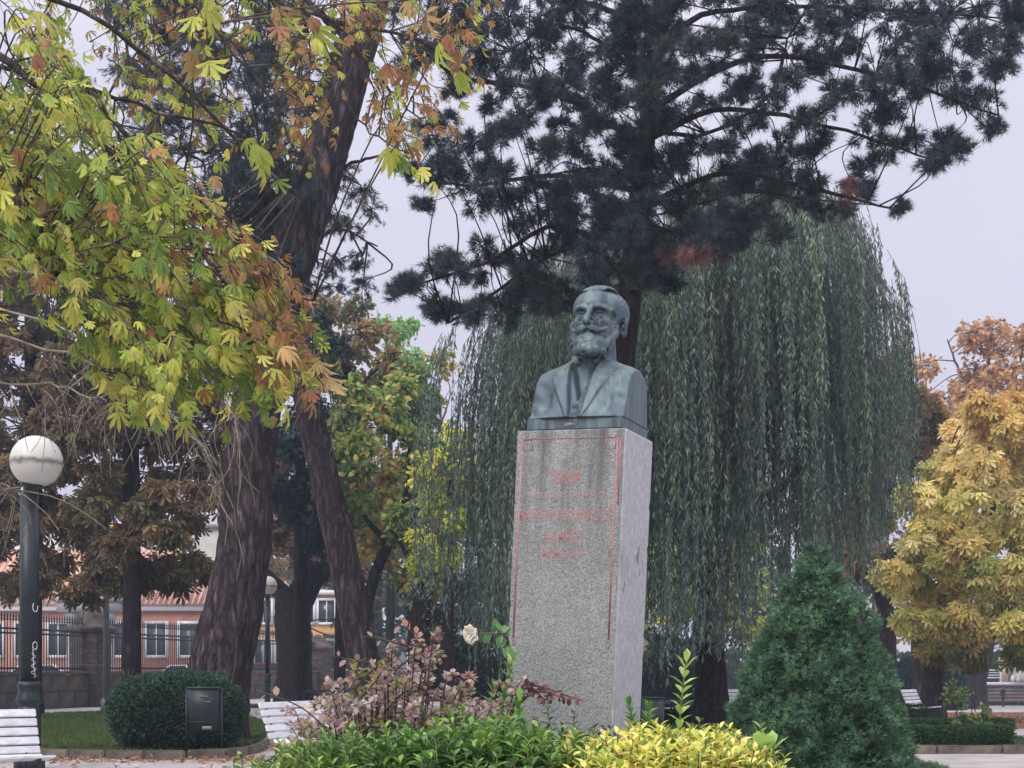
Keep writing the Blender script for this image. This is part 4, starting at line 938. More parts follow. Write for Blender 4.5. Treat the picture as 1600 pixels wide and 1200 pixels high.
S_ = (.98, .85, .60); cc = c + [0, 0, .62]
blob_core(r, cc, S_, 3, amp=.1); leaf_shell(r, blob_surf(cc, S_, 3, amp=.1), 34000, T_DIAMOND, .05, [(.05, .10, .07), (.07, .125, .085), (.035, .07, .055), (.10, .16, .09)])
g = Geo()
for k in range(60):
    a = rng.uniform(0, 6.28); q = cc + [math.cos(a) * .8, math.sin(a) * .6, .45]; tube(g, [q, q + [rng.normal(0, .06), rng.normal(0, .06), rng.uniform(.12, .24)]], [.005, .002], 3)
build('shoots', g, M_STEM, r, kind='stuff')
# cone conifer
c = b0(1277, 11.0); r = root('cone_conifer', 'dense dark green cone shaped dwarf conifer with a double tip right of the pedestal', 'conifer', c)
H = 2.27
def cone_r(h):    # half width at height fraction
    return np.interp(h, [0, .1, .2, .344, .454, .56, .67, .78, .889, .95, 1.0], [.60, .66, .69, .68, .635, .55, .455, .325, .18, .07, .0])
def conifer_pts(n):
    h = rng.uniform(0, 1, n) ** 1.0; a = rng.uniform(0, 2 * math.pi, n); keep = rng.random(n) < (cone_r(h) + .12) / .82; h, a = h[keep], a[keep]
    q = np.stack([np.cos(a) * cone_r(h) * 5.5, np.sin(a) * cone_r(h) * 5.5, h * H * 5.5], -1)
    lump = fbm(q, 2, 21); lump2 = vnoise(q * 2.0 + [0, 0, .0], 33)
    rr_ = cone_r(h) * (1 + .22 * (lump - .5) * 2) + .075 * (lump2 - .5) * 2
    top2 = np.exp(-((h - .97) / .05) ** 2)
    x = np.cos(a) * rr_; y = np.sin(a) * rr_
    return h, a, x, y, rr_, lump2
h, a, x, y, rr_, l2 = conifer_pts(46000)
tip = np.clip((h - .90) / .1, 0, 1); side = np.where(np.cos(a) > 0, 1, -1)
x = x + side * .045 * tip; z = h * H - np.where(side > 0, .0, .0) * tip - .03 * (np.cos(a) > 0) * tip
P0 = np.stack([x, y, z], -1) + c; out_ = norm(np.stack([np.cos(a), np.sin(a), .75 + 0 * a], -1))
P0 += out_ * rng.uniform(-.06, .02, (len(P0), 1))
col = np.array([(.085, .17, .085), (.065, .14, .078), (.125, .23, .11), (.05, .105, .07)])[rng.integers(0, 4, len(P0))] * (.5 + 1.0 * np.clip(l2, 0, 1))[:, None] * rng.uniform(.8, 1.2, (len(P0), 1))  # hollows between lumps tinted darker, bulges lighter: shading put into the colour
g = Geo(); scatter(g, needle_tuft(5, .085, 8, .7), P0, frames(norm(out_ + rng.normal(0, .4, out_.shape))), rng.uniform(.028, .046, len(P0)), col); build('foliage', g, M_NEEDLE, r, kind='stuff')
g = Geo(); hh = np.linspace(0, .97, 20); tube(g, np.stack([0 * hh, 0 * hh, hh * H], -1) + c, cone_r(hh) * .84 - .015, 24); build('core', g, M_CORE, r, smooth=True)
g = Geo(); tube(g, [c - [0, 0, .02], c + [0, 0, .3]], .07, 8); build('trunk', g, M_BARK_DARK, r)
# second tiny conifer tip at the bottom edge
c = at(1440, 1200, 14); c[2] = 0; r = root('dwarf_shrub', 'low grey green shrublet at the bottom edge, right of the cone conifer', 'bush', c)
S_ = (.32, .3, .2); blob_core(r, c + [0, 0, .16], S_, 5); leaf_shell(r, blob_surf(c + [0, 0, .16], S_, 5, amp=.3), 2600, T_TUFT2, .05, [(.13, .2, .12), (.1, .16, .1)], M_NEEDLE)
# clipped box hedge rows on the right
def hedge(name, lab, x0, x1, y0, w, h, z=0.05, n=15000, pal=((.05, .10, .03), (.07, .14, .045), (.10, .17, .05), (.03, .07, .025)), size=.035, grp='low clipped hedges'):
    c = np.array([(x0 + x1) / 2, y0, z]); c[2] += float(gz(c[0], c[1])); r = root(name, lab, 'hedge', c, grp)
    S_ = ((x1 - x0) / 2, w / 2, h / 2); cc = c + [0, 0, h / 2]; g = Geo(); L = x1 - x0
    def surf(n):
        u = rng.uniform(-1, 1, n); th = rng.uniform(0, math.pi, n); y_ = np.cos(th); z_ = np.sin(th); k = (np.abs(y_) ** 4 + np.abs(z_) ** 4) ** -.25
        q = np.stack([u * L * 1.2, y_, z_], -1); f = 1 + .35 * (fbm(q * 1.1, 3, 4) - .5)
        return np.stack([u * S_[0], y_ * k * S_[1] * f, z_ * k * h * f], -1) + c + rng.normal(0, .008, (n, 3)), norm(np.stack([0 * u, y_, z_ + .2], -1))
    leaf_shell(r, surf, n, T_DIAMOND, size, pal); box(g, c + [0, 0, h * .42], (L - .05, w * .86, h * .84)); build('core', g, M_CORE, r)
hx0 = at(1395, 0, 23.2)[0]
hedge('box_hedge', 'front clipped green hedge behind the kerb at right', hx0, at(1576, 0, 23.2)[0], 23.2, .55, .30, n=16000)
hedge('box_hedge', 'rear clipped green hedge beneath the young rose bushes', at(1395, 0, 25.6)[0], at(1580, 0, 25.6)[0], 25.6, .5, .33, n=14000)
hedge('box_hedge', 'dark low hedge crossing behind the pedestal toward the cone conifer', 1.9, 9.5, 32.5, .8, .45, n=16000, pal=((.03, .06, .025), (.045, .085, .03)), size=.05)
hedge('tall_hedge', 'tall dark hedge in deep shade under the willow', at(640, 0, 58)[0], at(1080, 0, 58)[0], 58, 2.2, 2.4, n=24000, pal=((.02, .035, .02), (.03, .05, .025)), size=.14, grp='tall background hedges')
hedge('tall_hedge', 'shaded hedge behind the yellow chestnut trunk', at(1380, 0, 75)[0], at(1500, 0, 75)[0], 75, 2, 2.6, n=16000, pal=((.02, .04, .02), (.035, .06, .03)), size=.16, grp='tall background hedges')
hedge('tall_hedge', 'green hedge closing the park beyond the white benches', at(1000, 0, 118)[0], at(1750, 0, 118)[0], 121, 2, 4.2, n=22000, pal=((.03, .055, .025), (.05, .08, .035)), size=.26, grp='tall background hedges')
# young standard roses
def small_rose(px, d, h, lab, crown, n=150):
    c = b0(px, d); r = root('rose_bush', lab, 'rose bush', c, 'young rose bushes behind the hedge')
    g = Geo(); Q = resample([c, c + [.02, 0, h * .4], c + [-.01, 0, h * .75]], 8); tube(g, Q, np.linspace(.016, .01, 8), 6); build('stem', g, M_TWIG, r)
    tg = Geo(); P = []; Dv = []
    for z0, rad, m in crown:
        tw = twigs_from(c + [0, 0, z0 * h], rad, rad * .8, m, 4); tubes_batch(tg, tw, .006, .003, 3)
        for w in tw:
            for k in range(7): u = rng.uniform(.3, 1); p = w[0] * (1 - u) + w[3] * u; P.append(p + rng.normal(0, .02, 3)); Dv.append(norm(w[3] - w[0] + rng.normal(0, .2, 3)))
    build('twigs', tg, M_STEM, r, kind='stuff'); P = np.array(P); Dv = np.array(Dv)
    pal = np.array([(.13, .22, .10), (.20, .28, .14), (.30, .30, .10), (.10, .17, .08)]); cc = pal[rng.integers(0, 4, len(P))] * rng.uniform(.8, 1.3, (len(P), 1))
    g = Geo(); scatter(g, T_OVAL, P, frames(Dv), rng.uniform(.05, .085, len(P)), cc); build('foliage', g, M_LEAF, r, kind='stuff')
small_rose(1494, 24.4, 1.05, 'taller young rose bush in front of the chestnut trunks', [(.88, .24, 22), (.75, .3, 14), (.35, .14, 8)])
small_rose(1512, 24.6, .62, 'middle young rose bush with sparse yellowish leaves', [(.7, .16, 14), (.4, .14, 8)])
small_rose(1536, 24.5, .72, 'right hand young rose bush with thin yellowing leaves', [(.8, .17, 12), (.5, .2, 12), (.25, .14, 6)])

# ------------------------------------------------------------------ street lamps
M_GLOBE = None
def globe_mat():
    m, t, ns, L, b = newmat('globe_opal'); tcn = N(t, 'ShaderNodeTexCoord'); sp = N(t, 'ShaderNodeSeparateXYZ'); L.new(tcn.outputs['Object'], sp.inputs[0])
    no = N(t, 'ShaderNodeTexNoise'); no.inputs['Scale'].default_value = 9; no.inputs['Detail'].default_value = 6; L.new(tcn.outputs['Object'], no.inputs['Vector'])
    ma = N(t, 'ShaderNodeMath', operation='MULTIPLY_ADD'); ma.inputs[1].default_value = .12; L.new(no.outputs[0], ma.inputs[0]); L.new(sp.outputs[2], ma.inputs[2])
    cr = N(t, 'ShaderNodeValToRGB'); el = cr.color_ramp.elements
    el[0].position = .0; el[0].color = (.60, .58, .54, 1); el[1].position = 1; el[1].color = (.62, .60, .55, 1)
    mp = N(t, 'ShaderNodeMapRange'); mp.inputs[1].default_value = -.34; mp.inputs[2].default_value = .46; L.new(ma.outputs[0], mp.inputs[0])
    for p_, c_ in ((.40, (.56, .54, .5)), (.475, (.17, .15, .13)), (.50, (.35, .32, .28)), (.55, (.66, .64, .6))): e_ = el.new(p_); e_.color = (*c_, 1)
    L.new(mp.outputs[0], cr.inputs[0]); L.new(cr.outputs[0], b.inputs['Base Color']); b.inputs['Roughness'].default_value = .3; b.inputs['Subsurface Weight'].default_value = .0
    return m
M_GLOBE = globe_mat()
M_GREENIRON = noisy('dark_green_iron', (.007, .011, .015), (.016, .024, .030), 6, .42, .12, spec=.5)
def lamp(px, d, lab, zg, rg, gr=False, rp=.075):
    c = b0(px, d); r = root('street_lamp', lab, 'street lamp', c, 'globe lamps of the park')
    g = Geo(); th = np.linspace(-1.18, math.pi / 2, 26); lathe(g, [(max(.001, rg * math.cos(t)), rg * math.sin(t)) for t in th], (0, 0, 0), 40)
    o = build('globe', g, M_GLOBE, r, local=True, smooth=True); o.location = (0, 0, zg)
    zb = zg - rg * .92
    g = Geo(); lathe(g, [(rg * .42, zb - .02), (rg * .42, zb + .03), (rg * .3, zb + .035), (rg * .26, zb - .1), (rg * .2, zb - .12)][::-1], c, 24); build('collar', g, M_GREENIRON, r, smooth=False)
    g = Geo(); lathe(g, [(rp * 1.6, 0), (rp * 1.6, .12), (rp * 1.18, .18), (rp * 1.14, .74), (rp * 1.22, .76), (rp * 1.22, .79), (rp * 1.12, .80), (rp * 1.12, .83), (rp * 1.42, .87), (rp * 1.44, .90), (rp * 1.18, .98), (rp * 1.16, 1.04), (rp * 1.26, 1.07), (rp * 1.26, 1.11), (rp * 1.0, 1.14)], c, 12)
    build('base', g, M_GREENIRON, r)
    g = Geo(); lathe(g, [(rp * 1.0, 1.14), (rp * .93, zb - .11)], c, 24)
    po = build('post', g, M_GREENIRON, r, smooth=True)
    if gr:   # white paint scribble on the post
        g = Geo(); 
        def onpost(a, z, e=.004): return np.stack([np.sin(a) * (rp * .99 + e), -np.cos(a) * (rp * .99 + e), z], -1) + c
        t = np.linspace(0, 1, 46); ang = .75 + .30 * np.sin(t * 24) * (1 - .4 * t); z = 1.19 + t * .32; tube(g, onpost(ang, z), .004, 5)
        t = np.linspace(0, 1, 12); tube(g, onpost(.62 + .25 * t, 1.19 + .36 * (1 - t) + .05 * np.sin(t * 9)), .0045, 5)
        t = np.linspace(0, 1, 20); tube(g, onpost(.9 + .25 * np.sin(t * 6.3), 1.60 + .05 * np.cos(t * 6.3)), .006, 5)
        t = np.linspace(.2, .9, 16); tube(g, onpost(.95 + .3 * np.sin(t * 6.3), 2.10 + .06 * np.cos(t * 6.3)), .006, 5)
        build('graffiti', g, M_WHITEPAINT, r)
    return r
s1 = 120.; d1 = F / s1
lamp(57, d1, 'nearest and largest globe lamp on a dark green post beside the left bench', EYE + (HY - 721) / s1, 40 / s1, True, .125)
bpy.data.objects['street_lamp'].location.x = at(46, 0, d1)[0]
bpy.data.objects['globe'].location.x += (57 - 46) / s1
bpy.data.objects['collar'].location.x += (52 - 46) / s1 * .6
lamp(418, 48, 'slender globe lamp beside the forked dark tree', EYE + (HY - 915) * 48 / F, 15 * 48 / F, False, .085)
lamp(1394, 60, 'far globe lamp half hidden behind the cone conifer and yellow leaves', EYE + (HY - 994) * 60 / F, 10.5 * 60 / F, False, .07)
g = Geo(); cbs = b0(418, 48); box(g, cbs + [-.05, -.3, .06], (1.7, 1.2, .12)); o = build('lamp_plinth', g, M_STONE, org=cbs); tag(o, 'low stone slab under the slender lamp', 'plinth')
# round dark lamp head seen in the crooked tree
c = b0(583, 46); r = root('street_lamp', 'dark globe lamp hidden behind the tilted trunk', 'street lamp', c, 'globe lamps of the park')
g = Geo(); rg = .29; th = np.linspace(-1.2, math.pi / 2, 16); zc = EYE + (HY - 945) * 46 / F; lathe(g, [(max(.001, rg * math.cos(t)), rg * math.sin(t)) for t in th], c + [0, 0, zc], 24); build('globe', g, noisy('dark_globe', (.10, .08, .07), (.2, .17, .15), 3, .5, 0), r, smooth=True)
g = Geo(); lathe(g, [(.12, 0), (.12, .9), (.06, 1.0), (.05, zc - .27)], c, 12); build('post', g, M_GREENIRON, r)

# ------------------------------------------------------------------ benches
PROF = [(.335, .86), (.300, .77), (.262, .68), (.225, .59), (.19, .50), (.10, .435), (.0, .42), (-.10, .425), (-.20, .44), (-.285, .455)]   # (back, height)
slat_me = bbox_mesh('slat', (1, .078, .028), .006, 2, M_WHITEPAINT)
def bench(loc, yaw, L, lab, mat=M_WHITEPAINT, grp='white slatted park benches', up=True):
    r = root('park_bench', lab, 'bench', loc, grp, rot=(0, 0, yaw))
    for i, (y, z) in enumerate(PROF):
        a = math.atan2(z - PROF[max(i - 1, 0)][1], y - PROF[max(i - 1, 0)][0]) if i else math.atan2(.09, .035)
        t = math.radians(68) if i < 5 else (math.radians(25) if i == 5 else math.radians(-5 if i > 7 else 2))
        o = inst('slat', slat_me, r, (0, y, z), rx(t)); o.scale = (L, 1, 1)
    for sx in (-1, 0, 1):
        x = sx * (L / 2 - .14); g = Geo(); tube(g, resample([(x, p[0] + (.02 if i < 5 else 0), p[1] - (.018 if i >= 5 else 0)) for i, p in enumerate(PROF)], 20), .016, 6)
        build('frame', g, M_IRON, r, local=True, smooth=True)
        for q in ([(x, -.26, .43), (x, -.24, .2), (x, -.30, 0)], [(x, .16, .44), (x, .2, .2), (x, .30, 0)]):
            g = Geo(); tube(g, resample(q, 8), .018, 6); build('leg', g, M_IRON, r, local=True, smooth=True)
    return r
def bench_at(pa, da, pb, db, lab, **k):
    a = at(pa, 0, da)[:2]; b = at(pb, 0, db)[:2]; v = b - a; L = np.linalg.norm(v); m = (a + b) / 2; yaw = math.atan2(v[1], v[0])
    z = float(gz(m[0], m[1])); nrm = np.array([-v[1], v[0]]) / L; m = m - nrm * .33
    return bench((m[0], m[1], z), yaw, L, lab, **k)
bench_at(-240, 13.2, 56, 14.2, 'nearest white slatted bench, cut by the lower left corner under the big lamp')
bench_at(405, 17.0, 668, 20.2, 'white slatted bench half hidden behind the purple shrub')
bench_at(1085, 34.0, 1110, 35.0, 'small far white bench seen end on beside the willow trunk')
bench_at(1128, 36, 1195, 36.4, 'far white bench left of the cone conifer')
bench_at(1408, 36, 1432, 37, 'far white bench tucked against the left side of the thick chestnut trunk')
# dark metal table bench behind the tilted trunk
c = b0(515, 44); r = root('metal_bench', 'dark steel bench with tubular frame behind the second bench', 'bench', c)
g = Geo(); box(g, c + [.25, 0, .62], (1.4, .5, .05)); build('seat', g, M_IRON, r)
for sx in (-.75, .25, .9): g = Geo(); tube(g, resample([c + [sx, -.25, 0], c + [sx, -.25, .55], c + [sx + .35, -.25, .55], c + [sx + .42, -.25, .3], c + [sx + .4, -.25, 0]], 16), .03, 6); build('leg_frame', g, M_IRON, r)

# ------------------------------------------------------------------ litter bins
def bin_(px, d, lab, w=.50, h=1.08, legs=True):
    c = b0(px, d); r = root('litter_bin', lab, 'litter bin', c, 'park litter bins')
    M = M_GREENIRON; zb = .36 if legs else .0; zt = h - .06; g = Geo(); n = 28; th = np.arange(n) * 2 * math.pi / n
    def ring(rx_, ry_, z): return np.stack([np.cos(th) * rx_, np.sin(th) * ry_, np.full(n, z)], -1) + c
    rings = [(w * .36, .13, zb), (w * .44, .16, zb + .03), (w * .47, .18, zb + .35), (w * .49, .19, zt), (w * .455, .165, zt), (w * .43, .15, zb + .05)]
    V = np.concatenate([ring(*q) for q in rings]); j = np.arange(n); j2 = (j + 1) % n
    Fq = np.concatenate([np.stack([k * n + j, k * n + j2, (k + 1) * n + j2, (k + 1) * n + j], -1) for k in range(5)]); g.add(V, [Fq, j[None, ::-1], (5 * n + j)[None]]); build('body', g, M, r)
    g = Geo(); Q = ring(w * .49, .19, zt + .0); tube(g, np.vstack([Q, Q[:1]]), .014, 6); build('rim', g, M, r)
    g = Geo(); Q = ring(w * .455, .17, zb + .16); tube(g, np.vstack([Q, Q[:1]]), .01, 6); build('band', g, M, r)
    if legs:
        for sx in (-1, 1): g = Geo(); x = sx * w * .51; tube(g, [c + [x, 0, 0], c + [x, 0, zt - .02]], .02, 8); build('leg', g, M, r)
        g = Geo(); tube(g, [c + [-w * .5, 0, zb - .02], c + [w * .5, 0, zb - .02]], .014, 6); build('crossbar', g, M, r)
        
        for q, s_ in (([.08, -.185, zb + .08], (.14, .006, .05)), ([.04, -.196, zt - .12], (.12, .006, .012)), ([.10, -.195, zt - .2], (.07, .006, .012))): g = Geo(); box(g, c + q, s_); build('worn_sticker', g, M_SLATE, r)
bin_(319, 20.9, 'dark green litter bin on two legs in front of the clipped bush')
bin_(1020, 25, 'dark square shouldered bin just right of the pedestal', .42, .85, False)

# ------------------------------------------------------------------ far right: terrace, railing, lion, two people
def zpx(py, d): return EYE + (HY - py) / F * d
D = 112
M_BRICKY = noisy('terrace_brown', (.17, .12, .10), (.27, .2, .17), 1.5, .9, .2)
x0, x1 = at(1500, 0, D)[0], at(1760, 0, D)[0]; zt, zb = zpx(1068, D), zpx(1089, D)
r = root('terrace_wall', 'low brown terrace of long ledges topped by a white coping at far right', 'wall', ((x0 + x1) / 2, D, zb))
for i in range(5):
    g = Geo(); z0 = zb - .4 + (zt - zb + .3) * i / 5; hh = (zt - zb + .3) / 5
    box(g, ((x0 + x1) / 2, D + .12 * i + .75, z0 + hh / 2), (x1 - x0, 1.5, hh - .03)); build('ledge', g, M_BRICKY, r)
g = Geo(); box(g, ((x0 + x1) / 2, D + 1.2, zt - .02), (x1 - x0 + .3, 1.9, .22)); build('coping', g, M_WHITEPAINT, r)
r = root('white_railing', 'white painted railing standing on the far terrace wall', 'railing', (at(1550, 0, D)[0], D + 1.2, zt))
xa, xb = at(1512, 0, D)[0], at(1572, 0, D)[0]
for k in range(4): g = Geo(); tube(g, [(xa, D + 1.2, zt + .45 + k * .2), (xb, D + 1.2, zt + .45 + k * .2)], .05, 6); build('rail', g, M_WHITEPAINT, r)
for x in np.linspace(xa, xb, 3): g = Geo(); tube(g, [(x, D + 1.2, zt + .05), (x, D + 1.2, zt + 1.15)], .07, 6); build('post', g, M_WHITEPAINT, r)
c = at(1575, 0, D); c[2] = zt + .09
g = Geo(); box(g, c + [.15, 1.4, .75], (.5, .5, 1.5)); box(g, c + [.15, 1.4, 1.55], (.62, .62, .12)); o = build('tan_pier', g, M_TAN, org=c); tag(o, 'tan masonry pier at the end of the far white railing', 'stone pillar')
c = at(1587, 0, D); c[2] = zt + .09
g = Geo(); box(g, c + [.6, 2.2, 1.0], (2.2, .6, 2.0)); o = build('tan_wall', g, M_TAN, org=c); tag(o, 'tan wall panel behind the white stone figure at the right edge', 'wall')
# white stone crouching figure (a lion on the coping)
def skin(name, joints, edges, radii, mat, parent=None, sub=2):
    me = bpy.data.meshes.new(name); me.from_pydata([tuple(j) for j in joints], edges, []); o = bpy.data.objects.new(name, me); COL.objects.link(o)
    md = o.modifiers.new('skin', 'SKIN'); 
    for i, v in enumerate(me.skin_vertices[0].data): v.radius = (radii[i], radii[i]) if np.isscalar(radii[i]) else radii[i]; v.use_root = (i == 0)
    s_ = o.modifiers.new('sub', 'SUBSURF'); s_.levels = s_.render_levels = sub
    dg = bpy.context.evaluated_depsgraph_get(); m2 = bpy.data.meshes.new_from_object(o.evaluated_get(dg)); bpy.data.objects.remove(o); 
    o = bpy.data.objects.new(name, m2); COL.objects.link(o); m2.materials.clear(); m2.materials.append(mat)
    m2.polygons.foreach_set('use_smooth', np.ones(len(m2.polygons), bool))
    if parent: o.parent = parent
    return o
M_MARBLE = noisy('white_stone', (.62, .58, .56), (.78, .74, .72), 3, .8, .3)
c = at(1591, 0, D); c[2] = zt + .09
lion = skin('stone_lion', [(0, 0, .45), (.35, .1, .5), (.7, .2, .42), (-.25, -.1, .75), (-.3, -.2, 1.15), (-.34, -.45, 1.2), (-.36, -.62, 1.1), (-.15, -.35, .35), (-.2, -.5, .06), (-.55, -.25, .35), (-.6, -.45, .06), (.75, -.1, .15), (.6, -.35, .06), (1.0, .3, .25), (1.25, .2, .12)],
            [(0, 1), (1, 2), (0, 3), (3, 4), (4, 5), (5, 6), (0, 7), (7, 8), (0, 9), (9, 10), (2, 11), (11, 12), (2, 13), (13, 14)], [.36, .34, .32, .36, .34, .24, .14, .16, .12, .16, .12, .18, .11, .09, .06], M_MARBLE)
lion.location = c; tag(lion, 'white stone crouching animal figure on the coping at the right edge', 'sculpture')
def person(px, d, h, lab, yaw, stride=.1):
    c = b0(px, d); M_DK = noisy('dark_clothes', (.012, .012, .02), (.03, .028, .045), 6, .85, .1); M_SK = noisy('skin', (.35, .2, .15), (.42, .25, .18), 5, .6, 0); M_HR = noisy('hair', (.015, .01, .01), (.04, .025, .02), 9, .7, 0)
    r = root('person', lab, 'person', c, rot=(0, 0, yaw)); k = h
    J = [(0, 0, .53), (0, 0, .66), (0, .0, .78), (0, 0, .84), (0, -.01, .92), (0, -.02, .965), (-.055, 0, .50), (-.06, -stride * .5, .28), (-.06, -stride, .04), (-.065, -stride - .06, .02), (.055, 0, .50), (.06, stride * .4, .28), (.06, stride, .05), (.065, stride - .05, .02),
         (-.105, 0, .79), (-.135, .01, .65), (-.125, -.06, .52), (-.12, -.08, .47), (.105, 0, .79), (.135, .02, .65), (.125, -.02, .51), (.12, -.03, .46)]
    R_ = [(.085, .06), (.08, .058), (.09, .055), .032, .055, .045, .055, .042, .026, .022, .055, .042, .026, .022, .036, .028, .02, .016, .036, .028, .02, .016]
    R_ = [(q * k if np.isscalar(q) else (q[0] * k, q[1] * k)) for q in R_]
    b = skin('body', [(x * k, y * k, z * k) for x, y, z in J], [(0, 1), (1, 2), (2, 3), (3, 4), (4, 5), (0, 6), (6, 7), (7, 8), (8, 9), (0, 10), (10, 11), (11, 12), (12, 13), (2, 14), (14, 15), (15, 16), (16, 17), (2, 18), (18, 19), (19, 20), (20, 21)], R_, M_DK, r, 2)
    b.data.materials.append(M_SK)
    for p in b.data.polygons:
        z = p.center[2] / k
        if z > .865 or (z < .49 and abs(p.center[0]) / k > .105): p.material_index = 1
    g = Geo(); th = np.linspace(-.1, math.pi / 2, 10); lathe(g, [(max(.002, .066 * k * math.cos(t)), .072 * k * math.sin(t)) for t in th], (0, .012 * k, .935 * k), 16); build('hair', g, M_HR, r, local=True, smooth=True)
    return r
person(1567, 100, 1.52, 'small distant person in dark clothes walking in front of the brown terrace', .5)
person(1521, 66, 1.0, 'dark clothed small person walking just right of the dark leaning trunk', -.4, .13)
# ------------------------------------------------------------------ pedestal
YAW = math.radians(-24); TILT = math.radians(2.6)
ZT = EYE + (HY - 665) / F * 7.4
PC = (.285, 7.73, 0.0)
RM = Matrix.Rotation(TILT, 4, 'Y') @ Matrix.Rotation(YAW, 4, 'Z')
def granite(name):
    m, t, ns, L, b = newmat(name); tcn = N(t, 'ShaderNodeTexCoord')
    def noise(s, d, st=(1, 1, 1), r_=.6):
        mp = N(t, 'ShaderNodeMapping'); mp.inputs['Scale'].default_value = st; L.new(tcn.outputs['Object'], mp.inputs[0])
        n = N(t, 'ShaderNodeTexNoise'); n.inputs['Scale'].default_value = s; n.inputs['Detail'].default_value = d; n.inputs['Roughness'].default_value = r_; L.new(mp.outputs[0], n.inputs['Vector']); return n.outputs[0]
    def ramp(x, a, b_, ca, cb):
        cr = N(t, 'ShaderNodeValToRGB'); cr.color_ramp.elements[0].position = a; cr.color_ramp.elements[1].position = b_; cr.color_ramp.elements[0].color = (*ca, 1); cr.color_ramp.elements[1].color = (*cb, 1); L.new(x, cr.inputs[0]); return cr.outputs[0]
    def mix(f, a, b_, typ='MIX'):
        m_ = N(t, 'ShaderNodeMix', data_type='RGBA', blend_type=typ); 
        if hasattr(f, 'is_linked') or not isinstance(f, float): L.new(f, m_.inputs[0])
        else: m_.inputs[0].default_value = f
        for v, i in ((a, 6), (b_, 7)):
            if isinstance(v, tuple): m_.inputs[i].default_value = (*v, 1)
            else: L.new(v, m_.inputs[i])
        return m_.outputs[2]
    geo = N(t, 'ShaderNodeNewGeometry')
    vo = N(t, 'ShaderNodeTexVoronoi'); vo.inputs['Scale'].default_value = 190; L.new(tcn.outputs['Object'], vo.inputs['Vector'])
    sp_ = N(t, 'ShaderNodeSeparateColor'); L.new(vo.outputs['Color'], sp_.inputs[0])
    grain = ramp(sp_.outputs[0], .15, .85, (.10, .10, .095), (.42, .435, .425))
    fine = ramp(noise(260, 2, r_=.8), .38, .62, (.12, .12, .12), (.48, .485, .49))
    base = mix(.5, grain, fine)
    big = ramp(noise(2.2, 5), .3, .7, (.80, .82, .80), (1.14, 1.13, 1.13)); base = mix(1.0, base, big, 'MULTIPLY')
    # smoother side (object x+ face), its stronger light painted in as a paler tone
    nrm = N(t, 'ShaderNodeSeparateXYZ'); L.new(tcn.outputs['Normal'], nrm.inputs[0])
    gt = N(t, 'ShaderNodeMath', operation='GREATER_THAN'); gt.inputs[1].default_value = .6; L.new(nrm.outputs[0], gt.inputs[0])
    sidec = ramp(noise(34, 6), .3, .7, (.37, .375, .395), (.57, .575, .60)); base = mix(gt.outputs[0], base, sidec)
    # rain streaks of black lichen from the top edge
    pos = N(t, 'ShaderNodeSeparateXYZ'); L.new(tcn.outputs['Object'], pos.inputs[0])
    zr = N(t, 'ShaderNodeMapRange'); zr.inputs[1].default_value = ZT - .85; zr.inputs[2].default_value = ZT; L.new(pos.outputs[2], zr.inputs[0])
    st = noise(7, 6, (1.3, 1.3, .12), .7); sm = N(t, 'ShaderNodeMath', operation='MULTIPLY'); L.new(zr.outputs[0], sm.inputs[0]); L.new(ramp(st, .42, .62, (0, 0, 0), (1, 1, 1)), sm.inputs[1])
    s2 = N(t, 'ShaderNodeMath', operation='MULTIPLY'); s2.inputs[1].default_value = .85; L.new(sm.outputs[0], s2.inputs[0])
    inv = N(t, 'ShaderNodeMath', operation='SUBTRACT'); inv.inputs[0].default_value = 1; L.new(gt.outputs[0], inv.inputs[1]); s3 = N(t, 'ShaderNodeMath', operation='MULTIPLY'); L.new(s2.outputs[0], s3.inputs[0]); L.new(inv.outputs[0], s3.inputs[1])
    base = mix(s3.outputs[0], base, (.075, .08, .085))
    mossr = ramp(noise(3.1, 7), .58, .75, (0, 0, 0), (.5, .5, .5)); base = mix(mossr, base, (.20, .22, .17))
    # rusty chips
    chip = ramp(noise(9, 3, (1, 1, .5)), .66, .69, (0, 0, 0), (.75, .75, .75)); base = mix(chip, base, (.22, .15, .12))
    L.new(base, b.inputs['Base Color']); b.inputs['Roughness'].default_value = .85; b.inputs['Specular IOR Level'].default_value = .25
    bp = N(t, 'ShaderNodeBump'); bp.inputs['Strength'].default_value = .55; bp.inputs['Distance'].default_value = .006; L.new(noise(130, 4, r_=.7), bp.inputs['Height']); L.new(bp.outputs[0], b.inputs['Normal'])
    return m
M_GRAN = granite('granite')
ped = bpy.data.objects.new('pedestal', None); COL.objects.link(ped); ped.matrix_world = Matrix.Translation(PC) @ RM; ORG['pedestal'] = np.zeros(3)
tag(ped, 'tall rough granite pedestal with faded red lettering and red border lines', 'pedestal')
HX, HYD, PH = .31, .225, ZT
g = Geo(); zs_ = np.concatenate([np.linspace(0, PH - .012, 130), [PH - .005, PH]]); ring = []
